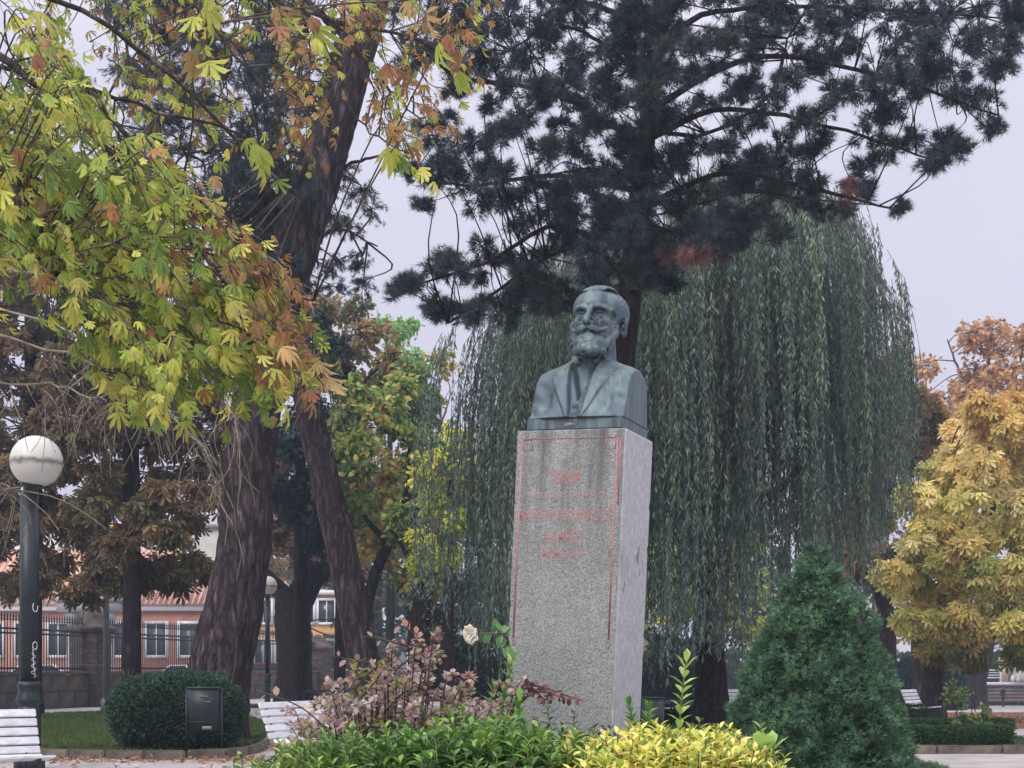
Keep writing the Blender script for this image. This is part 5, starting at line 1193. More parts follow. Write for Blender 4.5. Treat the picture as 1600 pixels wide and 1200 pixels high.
for zi, z in enumerate(zs_):
    R_ = []
    for cx_, cy_ in ((-1, -1), (1, -1), (1, 1), (-1, 1)):
        n_ = fbm(np.array([[cx_ * 3.1, cy_ * 2.3, z * 9.]]), 3, 4)[0]; n2 = vnoise(np.array([[cx_ * 5.3, 3 + cy_, z * 24.]]), 8)[0]
        ch = .010 + .016 * max(0, n_ - .5) + (.012 if n2 > .84 else 0) + random.uniform(0, .0015)
        tp_ = .004 if zi == len(zs_) - 1 else 0
        X_, Y_ = cx_ * (HX - tp_), cy_ * (HYD - tp_)
        a_ = [(X_, cy_ * (HYD - .05)), (X_, Y_ - cy_ * ch), (X_ - cx_ * ch * .3, Y_ - cy_ * ch * .3), (X_ - cx_ * ch, Y_), (cx_ * (HX - .05), Y_)]
        if cx_ * cy_ < 0: a_ = a_[::-1]
        R_ += a_
    ring += [(x_, y_, z) for x_, y_ in R_]
nr = 20; nz_ = len(zs_); i = np.arange(nz_ - 1)[:, None] * nr; j = np.arange(nr)[None]; j2 = (j + 1) % nr
g.add(ring, [np.stack([i + j, i + j2, i + nr + j2, i + nr + j], -1).reshape(-1, 4), np.arange(nr)[None, ::-1], ((nz_ - 1) * nr + np.arange(nr))[None]])
me = g.mesh('shaft'); me.materials.append(M_GRAN)
shaft = bpy.data.objects.new('shaft', me); COL.objects.link(shaft); shaft.parent = ped
# worn red paint
def redpaint(name, wear=.5):
    m, t, ns, L, b = newmat(name); tcn = N(t, 'ShaderNodeTexCoord'); no = N(t, 'ShaderNodeTexNoise'); no.inputs['Scale'].default_value = 60; no.inputs['Detail'].default_value = 6; no.inputs['Roughness'].default_value = .75
    L.new(tcn.outputs['Object'], no.inputs['Vector']); cr = N(t, 'ShaderNodeValToRGB'); cr.color_ramp.elements[0].position = wear - .14; cr.color_ramp.elements[1].position = wear + .14
    cr.color_ramp.elements[0].color = (.44, .13, .14, 1); cr.color_ramp.elements[1].color = (.38, .30, .29, 1); L.new(no.outputs[0], cr.inputs[0])
    n2 = N(t, 'ShaderNodeTexNoise'); n2.inputs['Scale'].default_value = 3; L.new(tcn.outputs['Object'], n2.inputs['Vector']); mr_ = N(t, 'ShaderNodeMapRange'); mr_.inputs[3].default_value = .6; mr_.inputs[4].default_value = 1.3; L.new(n2.outputs[0], mr_.inputs[0])
    sc = N(t, 'ShaderNodeVectorMath', operation='SCALE'); L.new(cr.outputs[0], sc.inputs[0]); L.new(mr_.outputs[0], sc.inputs['Scale']); L.new(sc.outputs[0], b.inputs['Base Color']); b.inputs['Roughness'].default_value = .8; return m
M_RP = redpaint('worn_red_paint', .56); M_RPF = redpaint('faded_red_paint', .50)
M_RP2 = redpaint('faint_red_paint', .42)
def text(txt, z, h, w, mat, name, x0=-.012):
    cu = bpy.data.curves.new('t', 'FONT'); cu.body = txt; cu.size = 1; cu.align_x = 'CENTER'; cu.extrude = 0.02; cu.offset = .008; cu.space_character = 1.08; cu.resolution_u = 3
    o = bpy.data.objects.new('t', cu); COL.objects.link(o); dg = bpy.context.evaluated_depsgraph_get(); m2 = bpy.data.meshes.new_from_object(o.evaluated_get(dg)); bpy.data.objects.remove(o)
    V = np.zeros(len(m2.vertices) * 3); m2.vertices.foreach_get('co', V); V = V.reshape(-1, 3); V[:, :2] -= (V[:, :2].max(0) + V[:, :2].min(0)) / 2
    s_ = np.array([w, h]) / (V[:, :2].max(0) - V[:, :2].min(0))
    Q = np.stack([V[:, 0] * s_[0] + x0, -HYD - .0006 - V[:, 2] * .02 * 0 - np.where(V[:, 2] > 0, .0012, 0), V[:, 1] * s_[1] + z], -1)
    m2.vertices.foreach_set('co', Q.ravel()); m2.update(); m2.materials.clear(); m2.materials.append(mat)
    bm = bmesh.new(); bm.from_mesh(m2); bm.faces.ensure_lookup_table(); seen = set()
    for f in bm.faces:
        if f.index in seen: continue
        st = [f]; isl = []; seen.add(f.index)
        while st:
            q = st.pop(); isl.append(q)
            for v in q.verts:
                for k in v.link_faces:
                    if k.index not in seen: seen.add(k.index); st.append(k)
        vs = {v.index: i for i, v in enumerate({v for q in isl for v in q.verts})}; vl = sorted({v for q in isl for v in q.verts}, key=lambda v: vs[v.index])
        me = bpy.data.meshes.new('letter'); me.from_pydata([v.co[:] for v in vl], [], [[vs[v.index] for v in q.verts] for q in isl]); me.materials.append(mat)
        o = bpy.data.objects.new('letter', me); COL.objects.link(o); o.parent = ped
    bm.free()
SY = 296.
def zz(py): return ZT - (py - 672) / SY
text('SORIA', zz(746), .076, .165, M_RP, 'inscription_line')
text('A SU ILUSTRE HIJO', zz(776), .045, .44, M_RP2, 'inscription_line')
text('MARIANO GRANADOS', zz(806), .066, .525, M_RPF, 'inscription_line')
text('CAMPOS', zz(840), .066, .215, M_RPF, 'inscription_line')
text('MCMXXXIV', zz(866), .050, .235, M_RPF, 'inscription_line')
def strip(name, boxes, mat):
    g = Geo()
    for x0, x1, z0, z1 in boxes: box(g, ((x0 + x1) / 2, -HYD - .0008, (z0 + z1) / 2), (x1 - x0, .0022, z1 - z0))
    return build(name, g, mat, ped, local=True)
yL, yR = -.272, .262
w = .009
strip('border_line', [(yL - w, yL, zz(1002), zz(686))], M_RPF)
strip('border_line', [(yR, yR + w, zz(1000), zz(686))], M_RPF)
strip('border_line', [(yR + w + .010, yR + w + .017, zz(790), zz(684))], M_RP)
strip('border_line', [(yL, yR, zz(686.5), zz(685))], M_RP)
for x in (yL + .004, yR - .062):
    a, b_, c0, c1 = x, x + .058, zz(704), zz(685) - .003
    strip('corner_square', [(a, b_, c0, c0 + .005), (a, b_, c1 - .005, c1), (a, a + .005, c0 + .0052, c1 - .0052), (b_ - .005, b_, c0 + .0052, c1 - .0052)], M_RPF if x > 0 else M_RP)
g = Geo(); x = yR + w / 2
for s_ in (-1, 1):
    for q in ([(0, .0), (s_ * .014, -.022)], [(s_ * .014, -.022), (0, -.044)]): tube(g, [(x + q[0][0], -HYD - .001, zz(1000) + q[0][1]), (x + q[1][0], -HYD - .001, zz(1000) + q[1][1])], .0025, 4)
build('line_tip', g, M_RPF, ped, local=True)
g = Geo(); 
for s_ in (-1, 1): tube(g, [(yL - .003, -HYD - .001, zz(1002)), (yL - .003 + s_ * .010, -HYD - .001, zz(1002) - .02), (yL - .003, -HYD - .001, zz(1002) - .036)], .0025, 4)
build('line_tip', g, M_RPF, ped, local=True)

# ------------------------------------------------------------------ bronze bust (signed distance field, polygonised)
class SDF:
    def __init__(s, lo, hi, h):
        s.lo = np.array(lo, float); s.h = h; s.n = np.ceil((np.array(hi) - s.lo) / h).astype(int) + 1
        s.ax = [s.lo[i] + h * np.arange(s.n[i], dtype=np.float32) for i in range(3)]
        s.D = np.full(s.n, 1e3, np.float32)
    def sub(s, c, r):
        sl = []
        for i in range(3):
            a = int(max(0, math.floor((c[i] - r[i] - s.lo[i]) / s.h))); b = int(min(s.n[i], math.ceil((c[i] + r[i] - s.lo[i]) / s.h) + 1)); sl.append(slice(a, max(a, b)))
        X = s.ax[0][sl[0]][:, None, None]; Y = s.ax[1][sl[1]][None, :, None]; Z = s.ax[2][sl[2]][None, None, :]
        return tuple(sl), X, Y, Z
    def comb(s, sl, d, k, op):
        D = s.D[sl]
        if D.size == 0: return
        if op == 'u':
            h = np.clip(.5 + .5 * (D - d) / k, 0, 1); s.D[sl] = D * (1 - h) + d * h - k * h * (1 - h)
        elif op == 's':
            h = np.clip(.5 - .5 * (D + d) / k, 0, 1); s.D[sl] = D * (1 - h) - d * h + k * h * (1 - h)
        elif op == 'i':
            h = np.clip(.5 - .5 * (D - d) / k, 0, 1); s.D[sl] = D * (1 - h) + d * h + k * h * (1 - h)
    def ell(s, c, r, k=4, op='u', rot=None):
        m = max(r) + 3 * k + 6; sl, X, Y, Z = s.sub(c, (m, m, m)); x, y, z = X - c[0], Y - c[1], Z - c[2]
        if rot is not None:
            R = np.asarray(rot); x, y, z = R[0][0] * x + R[1][0] * y + R[2][0] * z, R[0][1] * x + R[1][1] * y + R[2][1] * z, R[0][2] * x + R[1][2] * y + R[2][2] * z
        k0 = np.sqrt((x / r[0]) ** 2 + (y / r[1]) ** 2 + (z / r[2]) ** 2) + 1e-6; k1 = np.sqrt((x / r[0] ** 2) ** 2 + (y / r[1] ** 2) ** 2 + (z / r[2] ** 2) ** 2) + 1e-6
        s.comb(sl, k0 * (k0 - 1) / k1, k, op)
    def cap(s, a, b, ra, rb=None, k=3, op='u'):
        rb = ra if rb is None else rb; a = np.array(a, float); b = np.array(b, float); c = (a + b) / 2; m = np.abs(b - a) / 2 + max(ra, rb) + 3 * k + 4
        sl, X, Y, Z = s.sub(c, m); v = b - a; L2 = max(v @ v, 1e-6); t = np.clip(((X - a[0]) * v[0] + (Y - a[1]) * v[1] + (Z - a[2]) * v[2]) / L2, 0, 1)
        d = np.sqrt((X - a[0] - t * v[0]) ** 2 + (Y - a[1] - t * v[1]) ** 2 + (Z - a[2] - t * v[2]) ** 2) - (ra + (rb - ra) * t); s.comb(sl, d, k, op)
    def chain(s, P, R, k=2, op='u'):
        for i in range(len(P) - 1): s.cap(P[i], P[i + 1], R[i], R[i + 1], k, op)
    def mesh(s):
        D = s.D; nx, ny, nz = D.shape; ins = D < 0
        c = [ins[a:nx - 1 + a, b:ny - 1 + b, e_:nz - 1 + e_] for a in (0, 1) for b in (0, 1) for e_ in (0, 1)]
        al = np.logical_and.reduce(c); an = np.logical_or.reduce(c); act = an & ~al; I = np.argwhere(act); idx = -np.ones(act.shape, np.int64); idx[act] = np.arange(len(I))
        acc = np.zeros((len(I), 3)); cnt = np.zeros(len(I)); cor = [(a, b, e_) for a in (0, 1) for b in (0, 1) for e_ in (0, 1)]
        for p in range(8):
            for q in range(p + 1, 8):
                if sum(abs(cor[p][i] - cor[q][i]) for i in range(3)) != 1: continue
                P = np.array(cor[p]); Q = np.array(cor[q]); d0 = D[tuple((I + P).T)]; d1_ = D[tuple((I + Q).T)]; m = (d0 < 0) != (d1_ < 0)
                t = d0[m] / (d0[m] - d1_[m]); acc[m] += P + (Q - P) * t[:, None]; cnt[m] += 1
        V = (I + acc / cnt[:, None]) * s.h + s.lo; Fs = []
        for ax in range(3):
            o = [0, 0, 0]; o[ax] = 1; A = ins[:nx - o[0], :ny - o[1], :nz - o[2]]; B = ins[o[0]:, o[1]:, o[2]:]; E = np.argwhere(A != B); fl_ = A[tuple(E.T)]
            u, v = [i for i in range(3) if i != ax]; ok = (E[:, u] > 0) & (E[:, v] > 0) & (E[:, u] < D.shape[u] - 1) & (E[:, v] < D.shape[v] - 1) ; E = E[ok]; fl_ = fl_[ok]
            du = np.zeros(3, int); du[u] = 1; dv = np.zeros(3, int); dv[v] = 1
            q = np.stack([idx[tuple((E - du - dv).T)], idx[tuple((E - dv).T)], idx[tuple(E.T)], idx[tuple((E - du).T)]], 1)
            flip = fl_ if ax != 1 else ~fl_
            q[~flip] = q[~flip][:, ::-1]; Fs.append(q)
        return V, np.concatenate(Fs)
def bronze():
    m, t, ns, L, b = newmat('green_bronze'); tcn = N(t, 'ShaderNodeTexCoord')
    def noise(s, d, st=(1, 1, 1)):
        mp = N(t, 'ShaderNodeMapping'); mp.inputs['Scale'].default_value = st; L.new(tcn.outputs['Object'], mp.inputs[0]); n = N(t, 'ShaderNodeTexNoise'); n.inputs['Scale'].default_value = s / 292.; n.inputs['Detail'].default_value = d; n.inputs['Roughness'].default_value = .62; L.new(mp.outputs[0], n.inputs['Vector']); return n.outputs[0]
    cr = N(t, 'ShaderNodeValToRGB'); el = cr.color_ramp.elements; el[0].position = .15; el[0].color = (.045, .066, .086, 1); el[1].position = .85; el[1].color = (.13, .178, .21, 1); e_ = el.new(.5); e_.color = (.085, .117, .146, 1); L.new(noise(7, 7), cr.inputs[0])
    st = N(t, 'ShaderNodeValToRGB'); st.color_ramp.elements[0].position = .50; st.color_ramp.elements[1].position = .62; L.new(noise(13, 6, (1, 1, .16)), st.inputs[0])
    k = N(t, 'ShaderNodeMath', operation='MULTIPLY'); k.inputs[1].default_value = .65; L.new(st.outputs[0], k.inputs[0])
    mx_ = N(t, 'ShaderNodeMix', data_type='RGBA'); L.new(k.outputs[0], mx_.inputs[0]); L.new(cr.outputs[0], mx_.inputs[6]); mx_.inputs[7].default_value = (.17, .24, .225, 1)
    s2 = N(t, 'ShaderNodeValToRGB'); s2.color_ramp.elements[0].position = .53; s2.color_ramp.elements[1].position = .64; L.new(noise(16, 5, (1, 1, .2)), s2.inputs[0]); k2 = N(t, 'ShaderNodeMath', operation='MULTIPLY'); k2.inputs[1].default_value = .75; L.new(s2.outputs[0], k2.inputs[0])
    m3 = N(t, 'ShaderNodeMix', data_type='RGBA'); L.new(k2.outputs[0], m3.inputs[0]); L.new(mx_.outputs[2], m3.inputs[6]); m3.inputs[7].default_value = (.035, .05, .055, 1)
    L.new(m3.outputs[2], b.inputs['Base Color']); b.inputs['Metallic'].default_value = .25; b.inputs['Roughness'].default_value = .5; b.inputs['Specular IOR Level'].default_value = .45
    bp = N(t, 'ShaderNodeBump'); bp.inputs['Strength'].default_value = .3; bp.inputs['Distance'].default_value = .004; L.new(noise(70, 5), bp.inputs['Height']); L.new(bp.outputs[0], b.inputs['Normal'])
    return m
M_BRONZE = bronze(); US = 1 / 292.
ZB = 106      # height of the chin line above the pedestal, in bust units
# ---- head
H = SDF((-52, -78, -40), (52, 62, 130), 1.25)
H.ell((0, 6, 80), (41.5, 48, 40), 6); H.ell((0, -12, 64), (34.5, 34, 44), 8); H.ell((0, -17, 38), (29, 27, 27), 8)
H.ell((0, -16, 88), (35.5, 29, 27), 8)
for s in (-1, 1):
    H.ell((s * 21, -30, 57), (10, 10, 9), 7); H.ell((s * 20, -26, 42), (9, 11, 13), 8)
    H.chain([(s * 5, -43.5, 77), (s * 13, -44.5, 79.5), (s * 22, -40, 78.5), (s * 29, -31, 74)], [3.0, 3.6, 3.4, 2.8], 5)
    H.ell((s * 15, -47, 69.5), (11, 12.5, 7.6), 3, 's'); H.ell((s * 31, -26, 66), (4, 8, 8), 5, 's')
    H.ell((s * 15, -32.3, 69.3), (7.2, 7.2, 6.6), 1.2)
    H.chain([(s * 7.5, -38, 69.3), (s * 11.5, -40.6, 72.2), (s * 17, -40.4, 72.4), (s * 23, -35.5, 69.4)], [1.2, 1.7, 1.7, 1.3], 1.6)
    H.chain([(s * 8, -38.0, 68.5), (s * 12, -40, 65.8), (s * 18, -39.4, 65.8), (s * 22.5, -35.5, 68.2)], [.8, 1.1, 1.1, .9], 2)
    H.ell((s * 14.3, -40.9, 69.4), (1.7, 1.5, 1.8), .6, 's')
    H.chain([(s * 9, -43, 62), (s * 15, -41.5, 59.5), (s * 21, -37.5, 60)], [1.2, 1.4, 1], 3, 's')
H.chain([(0, -42, 79), (0, -46, 72), (0, -53, 61), (0, -58.5, 53)], [4.4, 4.0, 4.8, 6.2], 3)
for s in (-1, 1):
    H.ell((s * 6.8, -51, 50.5), (4.2, 5.4, 4.2), 2.2); H.ell((s * 3, -53.5, 46.8), (1.8, 2.6, 1.6), 1, 's')
    H.chain([(s * 8.5, -48, 53), (s * 14, -43.5, 47), (s * 17.5, -40, 41)], [1.0, 1.4, 1.2], 3, 's')
H.chain([(-1.5, -45, 80), (-2, -45, 85)], [.9, .7], 1.5, 's'); H.chain([(3, -44.5, 80), (3.8, -44.5, 86)], [.9, .7], 1.5, 's')
# lips
H.ell((0, -46, 36), (10, 6, 5), 3); H.chain([(-10, -49, 36.8), (0, -52.6, 36.2), (10, -49, 36.8)], [1.2, 1.7, 1.2], 1, 's'); H.chain([(-8, -48.5, 33.6), (0, -51.5, 32.8), (8, -48.5, 33.6)], [2.0, 2.8, 2.0], 1.2)
# beard mass
H.ell((0, -39, 20), (26, 18, 17), 5); H.ell((0, -41, 8), (23, 16, 11), 4)
for s in (-1, 1):
    H.chain([(s * 34, -12, 52), (s * 33, -17, 38), (s * 27, -26, 26), (s * 18, -37, 15)], [3.2, 4.8, 6, 8.5], 5)
# moustache
for s in (-1, 1):
    H.chain([(s * 1.5, -53.5, 44.5), (s * 8, -54, 42.5), (s * 15, -51, 40.2), (s * 22, -46.5, 40.5), (s * 26.5, -42.5, 43.5), (s * 28.5, -40, 46.5)], [3.4, 4.4, 4.2, 3.4, 2.2, 1.2], 1.6)
    for q in (0, 1, 2):
        H.chain([(s * 3, -57.6 + q * .3, 45.5 - q * 2.2), (s * 10, -58.2 + q * .3, 43.2 - q * 2), (s * 18, -53.6, 41 - q * 1.4), (s * 26, -46.0, 43.2)], [.7, .9, .8, .5], .8, 's')
# beard curls
rc = np.random.default_rng(4)
def surfpt(a, z):   # jaw outline at height z, angle a (0 = front)
    rx_ = np.interp(z, [-2, 4, 14, 28, 40, 54], [13, 21, 24, 27, 31, 35]); ryf = np.interp(z, [-2, 4, 14, 28, 40, 54], [50, 58, 58, 52, 46, 34])
    return np.array([rx_ * math.sin(a), -8 - (ryf - 8) * math.cos(a), z])
for i in range(120):
    a = rc.uniform(-1.45, 1.45); z = rc.uniform(0, 34 if abs(a) < .55 else 50)
    if abs(a) < .5 and z > 29: continue
    p = surfpt(a, z); nrm = norm(p - np.array([0, -8, z])); tn = np.array([nrm[1], -nrm[0], 0]); th0 = rc.uniform(0, 6.28); R_ = rc.uniform(3.2, 5.5); Q = []
    for j in range(6):
        t = th0 + j * .75; Q.append(p + tn * math.cos(t) * R_ * (1 - .09 * j) + np.array([0, 0, 1]) * math.sin(t) * R_ * (1 - .09 * j) + nrm * (1.0 + .15 * j))
    H.chain(Q, [1.7, 2.5, 2.8, 2.7, 2.2, 1.5], .7)
# rolled fringe of the beard
for i, a in enumerate(np.linspace(-.95, .95, 7)):
    p = surfpt(a, 6 + 1.5 * math.cos(i * 2.2)); p[1] -= 1; H.ell(p + np.array([math.sin(a), -math.cos(a), 0]) * 2.5, (7.6, 7.0, 8.2), 1.2)
    for q in range(3):
        th0 = q * 2.1 + i; o_ = np.array([math.sin(a), -math.cos(a), 0]); tn = np.array([math.cos(a), math.sin(a), 0])
        Q = [p + o_ * 9.3 + tn * math.cos(t) * 3.4 + np.array([0, 0, 1]) * math.sin(t) * 4 for t in np.linspace(th0, th0 + 1.6, 4)]; H.chain(Q, [.7, 1.1, 1.1, .7], .9, 's')
# ears
for s in (-1, 1):
    Rr = rz(s * .5) @ rx(.15)
    H.ell((s * 42, 3, 55), (3.8, 10, 16), 2, rot=Rr); H.ell((s * 45.5, 0.5, 56), (3.4, 5.6, 10), 1.5, 's', rot=Rr); H.ell((s * 40.5, -1, 42), (3.6, 5, 5), 2); H.chain([(s * 42.5, 2, 48), (s * 43, 5, 56), (s * 42.5, 4, 63)], [1.2, 1.4, 1.0], 1.2)
    H.ell((s * 40, -3.5, 54), (2, 2.2, 4), 1.5)
# hair cap with combed strands
sl, X, Y, Z = H.sub((0, 0, 80), (60, 70, 60))
def ellv(c, r): x, y, z = (X - c[0]) / r[0], (Y - c[1]) / r[1], (Z - c[2]) / r[2]; k0 = np.sqrt(x * x + y * y + z * z) + 1e-6; return (k0 - 1) * min(r)
comb_ = 0.75 * np.sin(1.15 * (Y * .55 + X * .75 + .02 * X * X) + .9 * np.sin(Z * .22)) + .45 * np.sin(Z * .9 + X * .3 - Y * .5)
cap_ = ellv((0, 8, 81), (44.0, 50.5, 41.5)) - comb_ * 1.0 + 1.2
topr = np.maximum(cap_, 111 - .0 * X - Z + np.maximum(0, -Y - 34) * .55); sider = np.maximum(np.maximum(cap_, -Y - 9 - .25 * np.maximum(0, Z - 76)), 50 - Z)
hair = np.minimum(topr, sider); H.comb(sl, hair.astype(np.float32), 1.6, 'u')
for i in range(9):
    x0 = -17 + i * 4.2; H.chain([(x0, -33 + abs(x0) * .15, 111.5), (x0 + 4, -27, 118.5 - .012 * x0 * x0), (x0 + 9, -14, 122.3 - .014 * (x0 + 5) ** 2), (x0 + 13, 2, 122.5 - .018 * (x0 + 9) ** 2)], [1.6, 2.2, 1.9, 1.2], 1.0)
# neck
H.cap((0, 6, 34), (0, 10, -38), 24, 30, 6)
V, Fq = H.mesh(); V[:, 2] = 77 + (V[:, 2] - 77) * .93 + 1; V[:, 0] *= 1.02
bust = bpy.data.objects.new('bust', None); COL.objects.link(bust); ORG['bust'] = np.zeros(3)
bust.matrix_world = Matrix.Translation(PC) @ RM @ Matrix.Translation((.013, .0, ZT + .001)) @ Matrix.Scale(US, 4)
tag(bust, 'green grey bronze bust of a bearded man in a jacket, on the granite pedestal', 'bust')
# bust units: x right, y back, z up, z=0 at the chin line -> shift by ZB
def addsdf(name, V, Fq, off=(0, 0, ZB), yaw=0.0, mat=None):
    V = (V @ rz(yaw).T + np.array(off)) ; g = Geo(); g.add(V, Fq); return build(name, g, mat or M_BRONZE, bust, local=True, smooth=True)
hd = addsdf('head', V, Fq, (9, 4, ZB + 8), math.radians(0)); hd['label'] = 'head with curled beard, pointed moustache and swept hair'
# ---- torso
T_ = SDF((-88, -76, -96), (88, 70, 34), 1.5)
X = T_.ax[0][:, None, None]; Y = T_.ax[1][None, :, None]; Z = T_.ax[2][None, None, :]
def smax(a, b, k): h = np.clip(.5 - .5 * (a - b) / k, 0, 1); return a * (1 - h) + b * h + k * h * (1 - h)
zc_ = np.clip((Z + 88) / 88, 0, 1.3)
front = -59 + 34 * zc_ ** 1.15 + 11 * (X / 79) ** 2 - 6 * np.exp(-((np.abs(X) - 36) / 22) ** 2) * np.exp(-((Z + 45) / 28) ** 2)
# skirt flares at the bottom
front = front - 7 * np.exp(-(Z + 88) / 7) 
ax_ = np.abs(X)
# relief of the clothes
inner = 8 + 17 * np.clip((Z + 88) / 95, 0, 1)            # inner edge of the lapels
vneck = 21 * np.clip((Z + 60) / 58, 0, 1.6)              # opening of the waistcoat
lap_out = np.interp(np.clip(Z, -88, -24), [-88, -24], [15, 52]); lap_out = np.where(Z > -24, 46 - (Z + 24) * .55, lap_out)
st_ = lambda a, w: 1 / (1 + np.exp(-a / w))
rel = 0.0
rel = rel - 3.2 * st_(ax_ - inner, .7) * 1.0 - 1.8 * st_(lap_out - ax_, .6) * st_(ax_ - inner, .7)
rel = rel + 7.5 * st_(vneck - ax_, .7) * (Z > -62)
def seg2(ax0, z0, ax1, z1, xx=None):
    xx = ax_ if xx is None else xx; vx, vz = ax1 - ax0, z1 - z0; L2 = vx * vx + vz * vz; t = np.clip(((xx - ax0) * vx + (Z - z0) * vz) / L2, 0, 1); return np.sqrt((xx - ax0 - t * vx) ** 2 + (Z - z0 - t * vz) ** 2)
rel = rel + 2.6 * np.exp(-(seg2(54, -23.5, 42, -23.0) / 1.1) ** 2)          # notch
rel = rel + 1.5 * np.exp(-(seg2(42, -23, 24, 8) / 1.0) ** 2)             # collar seam
rel = rel + 1.3 * np.exp(-(seg2(13.5, -90, 50, -26) / 1.2) ** 2)
rel = rel + 1.2 * np.exp(-(seg2(1, -60, 3, -90, X) / .9) ** 2)             # waistcoat front edge
rel = rel - 2.6 * np.exp(-(((X + 3.5) ** 2 + (Z + 70) ** 2) / 9)) - 1.0 * np.exp(-(((X + 2.5) ** 2 + (Z + 84) ** 2) / 8))
rel = rel + 1.0 * np.sin(X * .12 + Z * .10) * np.exp(-((ax_ - 62) / 18) ** 2) + .7 * (np.sin(Z * .28 + X * .09))* np.exp(-((ax_ - 66) / 12) ** 2)
rel = rel * 1.7
d_front = (front + rel) - Y
ztop = np.interp(ax_, [0, 22, 34, 50, 66, 79], [16, 13, 6, -1, -6, -12]) 
ridge = 14 - 0.10 * ax_
ztop = ztop - .0105 * np.clip(-(Y - ridge), 0, None) ** 2 * .9 - .010 * np.clip(Y - ridge, 0, None) ** 2
d_top = (Z - ztop) * .8
body = smax(d_front * .9, d_top, 9); back = Y - (57 - 16 * zc_); body = smax(body, back, 4); body = smax(body, ax_ - 79, 2.5); body = np.maximum(body, -88 - Z)
T_.D = body.astype(np.float32)
# jacket collar standing round the neck
for i in range(40):
    a0, a1 = [math.pi * (-.86 + 1.72 * q / 40) for q in (i, i + 1)]
    f = lambda a: (29.5 * math.sin(a), 8 + 27 * math.cos(a) * (1 if math.cos(a) > 0 else 1.12), 13 + 9.5 * math.cos(a) - 4 * (1 - math.cos(a)) * .6)
    T_.cap(f(a0), f(a1), 4.6, 4.6, 3)
for i in range(24):
    a0, a1 = [math.pi * (-.8 + 1.6 * q / 24) for q in (i, i + 1)]
    f = lambda a: (25.5 * math.sin(a), 6 + 24 * math.cos(a), 17 + 6 * math.cos(a)); T_.cap(f(a0), f(a1), 2.0, 2.0, 1.2)
# hollow at the throat
T_.ell((0, -34, 0), (17, 17, 26), 5, 's')
T_.cap((0, 6, 20), (0, -2, -70), 22, 24, 4)
V, Fq = T_.mesh(); V[:, 2] = -88 + (V[:, 2] + 88) * 1.10; o = addsdf('torso', V, Fq); o['label'] = 'jacket with notched lapels over a buttoned waistcoat'
# bronze base strip below the chest
g = Geo(); bm = bmesh.new(); bmesh.ops.create_cube(bm, size=1); bmesh.ops.scale(bm, vec=(158, 121, 18), verts=bm.verts); bmesh.ops.bevel(bm, geom=list(bm.edges), offset=1.6, segments=2, affect='EDGES'); bmesh.ops.translate(bm, vec=(0, -2.5, 9), verts=bm.verts)
me = bpy.data.meshes.new('base'); bm.to_mesh(me); bm.free(); me.materials.append(M_BRONZE); o = bpy.data.objects.new('base', me); COL.objects.link(o); o.parent = bust
# fallen leaf on the ledge
lp_ = Matrix.Translation(PC) @ RM @ Vector((-.045, -.215, ZT + .018)); g = Geo(); v_, f_ = fold_leaf(.3, .15, .2, .45); g.add(v_ * .075 @ (rz(-1.9) @ rx(.25)).T, f_, (.72, .55, .47)); o = build('fallen_leaf', g, M_LEAF, local=True); o.location = lp_
tag(o, 'small curled pale fallen leaf on the front edge of the pedestal top', 'leaf')
print('bust done')
# ------------------------------------------------------------------ flower bed round the pedestal
bx, by = .35, 7.2
def bed_z(x, y): return .42 * np.clip(1 - ((x - bx) / 3.2) ** 2 - ((y - by) / 2.4) ** 2, 0, 1) ** .5 + .01
g = Geo(); th = np.linspace(0, 2 * math.pi, 49)[:-1]; rr2 = np.linspace(0, 1, 14); R2, TH = np.meshgrid(rr2, th, indexing='ij'); X2 = bx + 3.2 * R2 * np.cos(TH); Y2 = by + 2.4 * R2 * np.sin(TH); Z2 = bed_z(X2, Y2) + .03 * (vnoise(np.stack([X2 * 4, Y2 * 4, 0 * X2], -1)) - .5)
i = np.arange(13)[:, None] * 48; j = np.arange(48)[None]; j2 = (j + 1) % 48; g.add(np.stack([X2, Y2, Z2], -1).reshape(-1, 3), np.stack([i + j, i + 48 + j, i + 48 + j2, i + j2], -1).reshape(-1, 4)); struct('flower_bed_soil', g, M_SOIL, True)

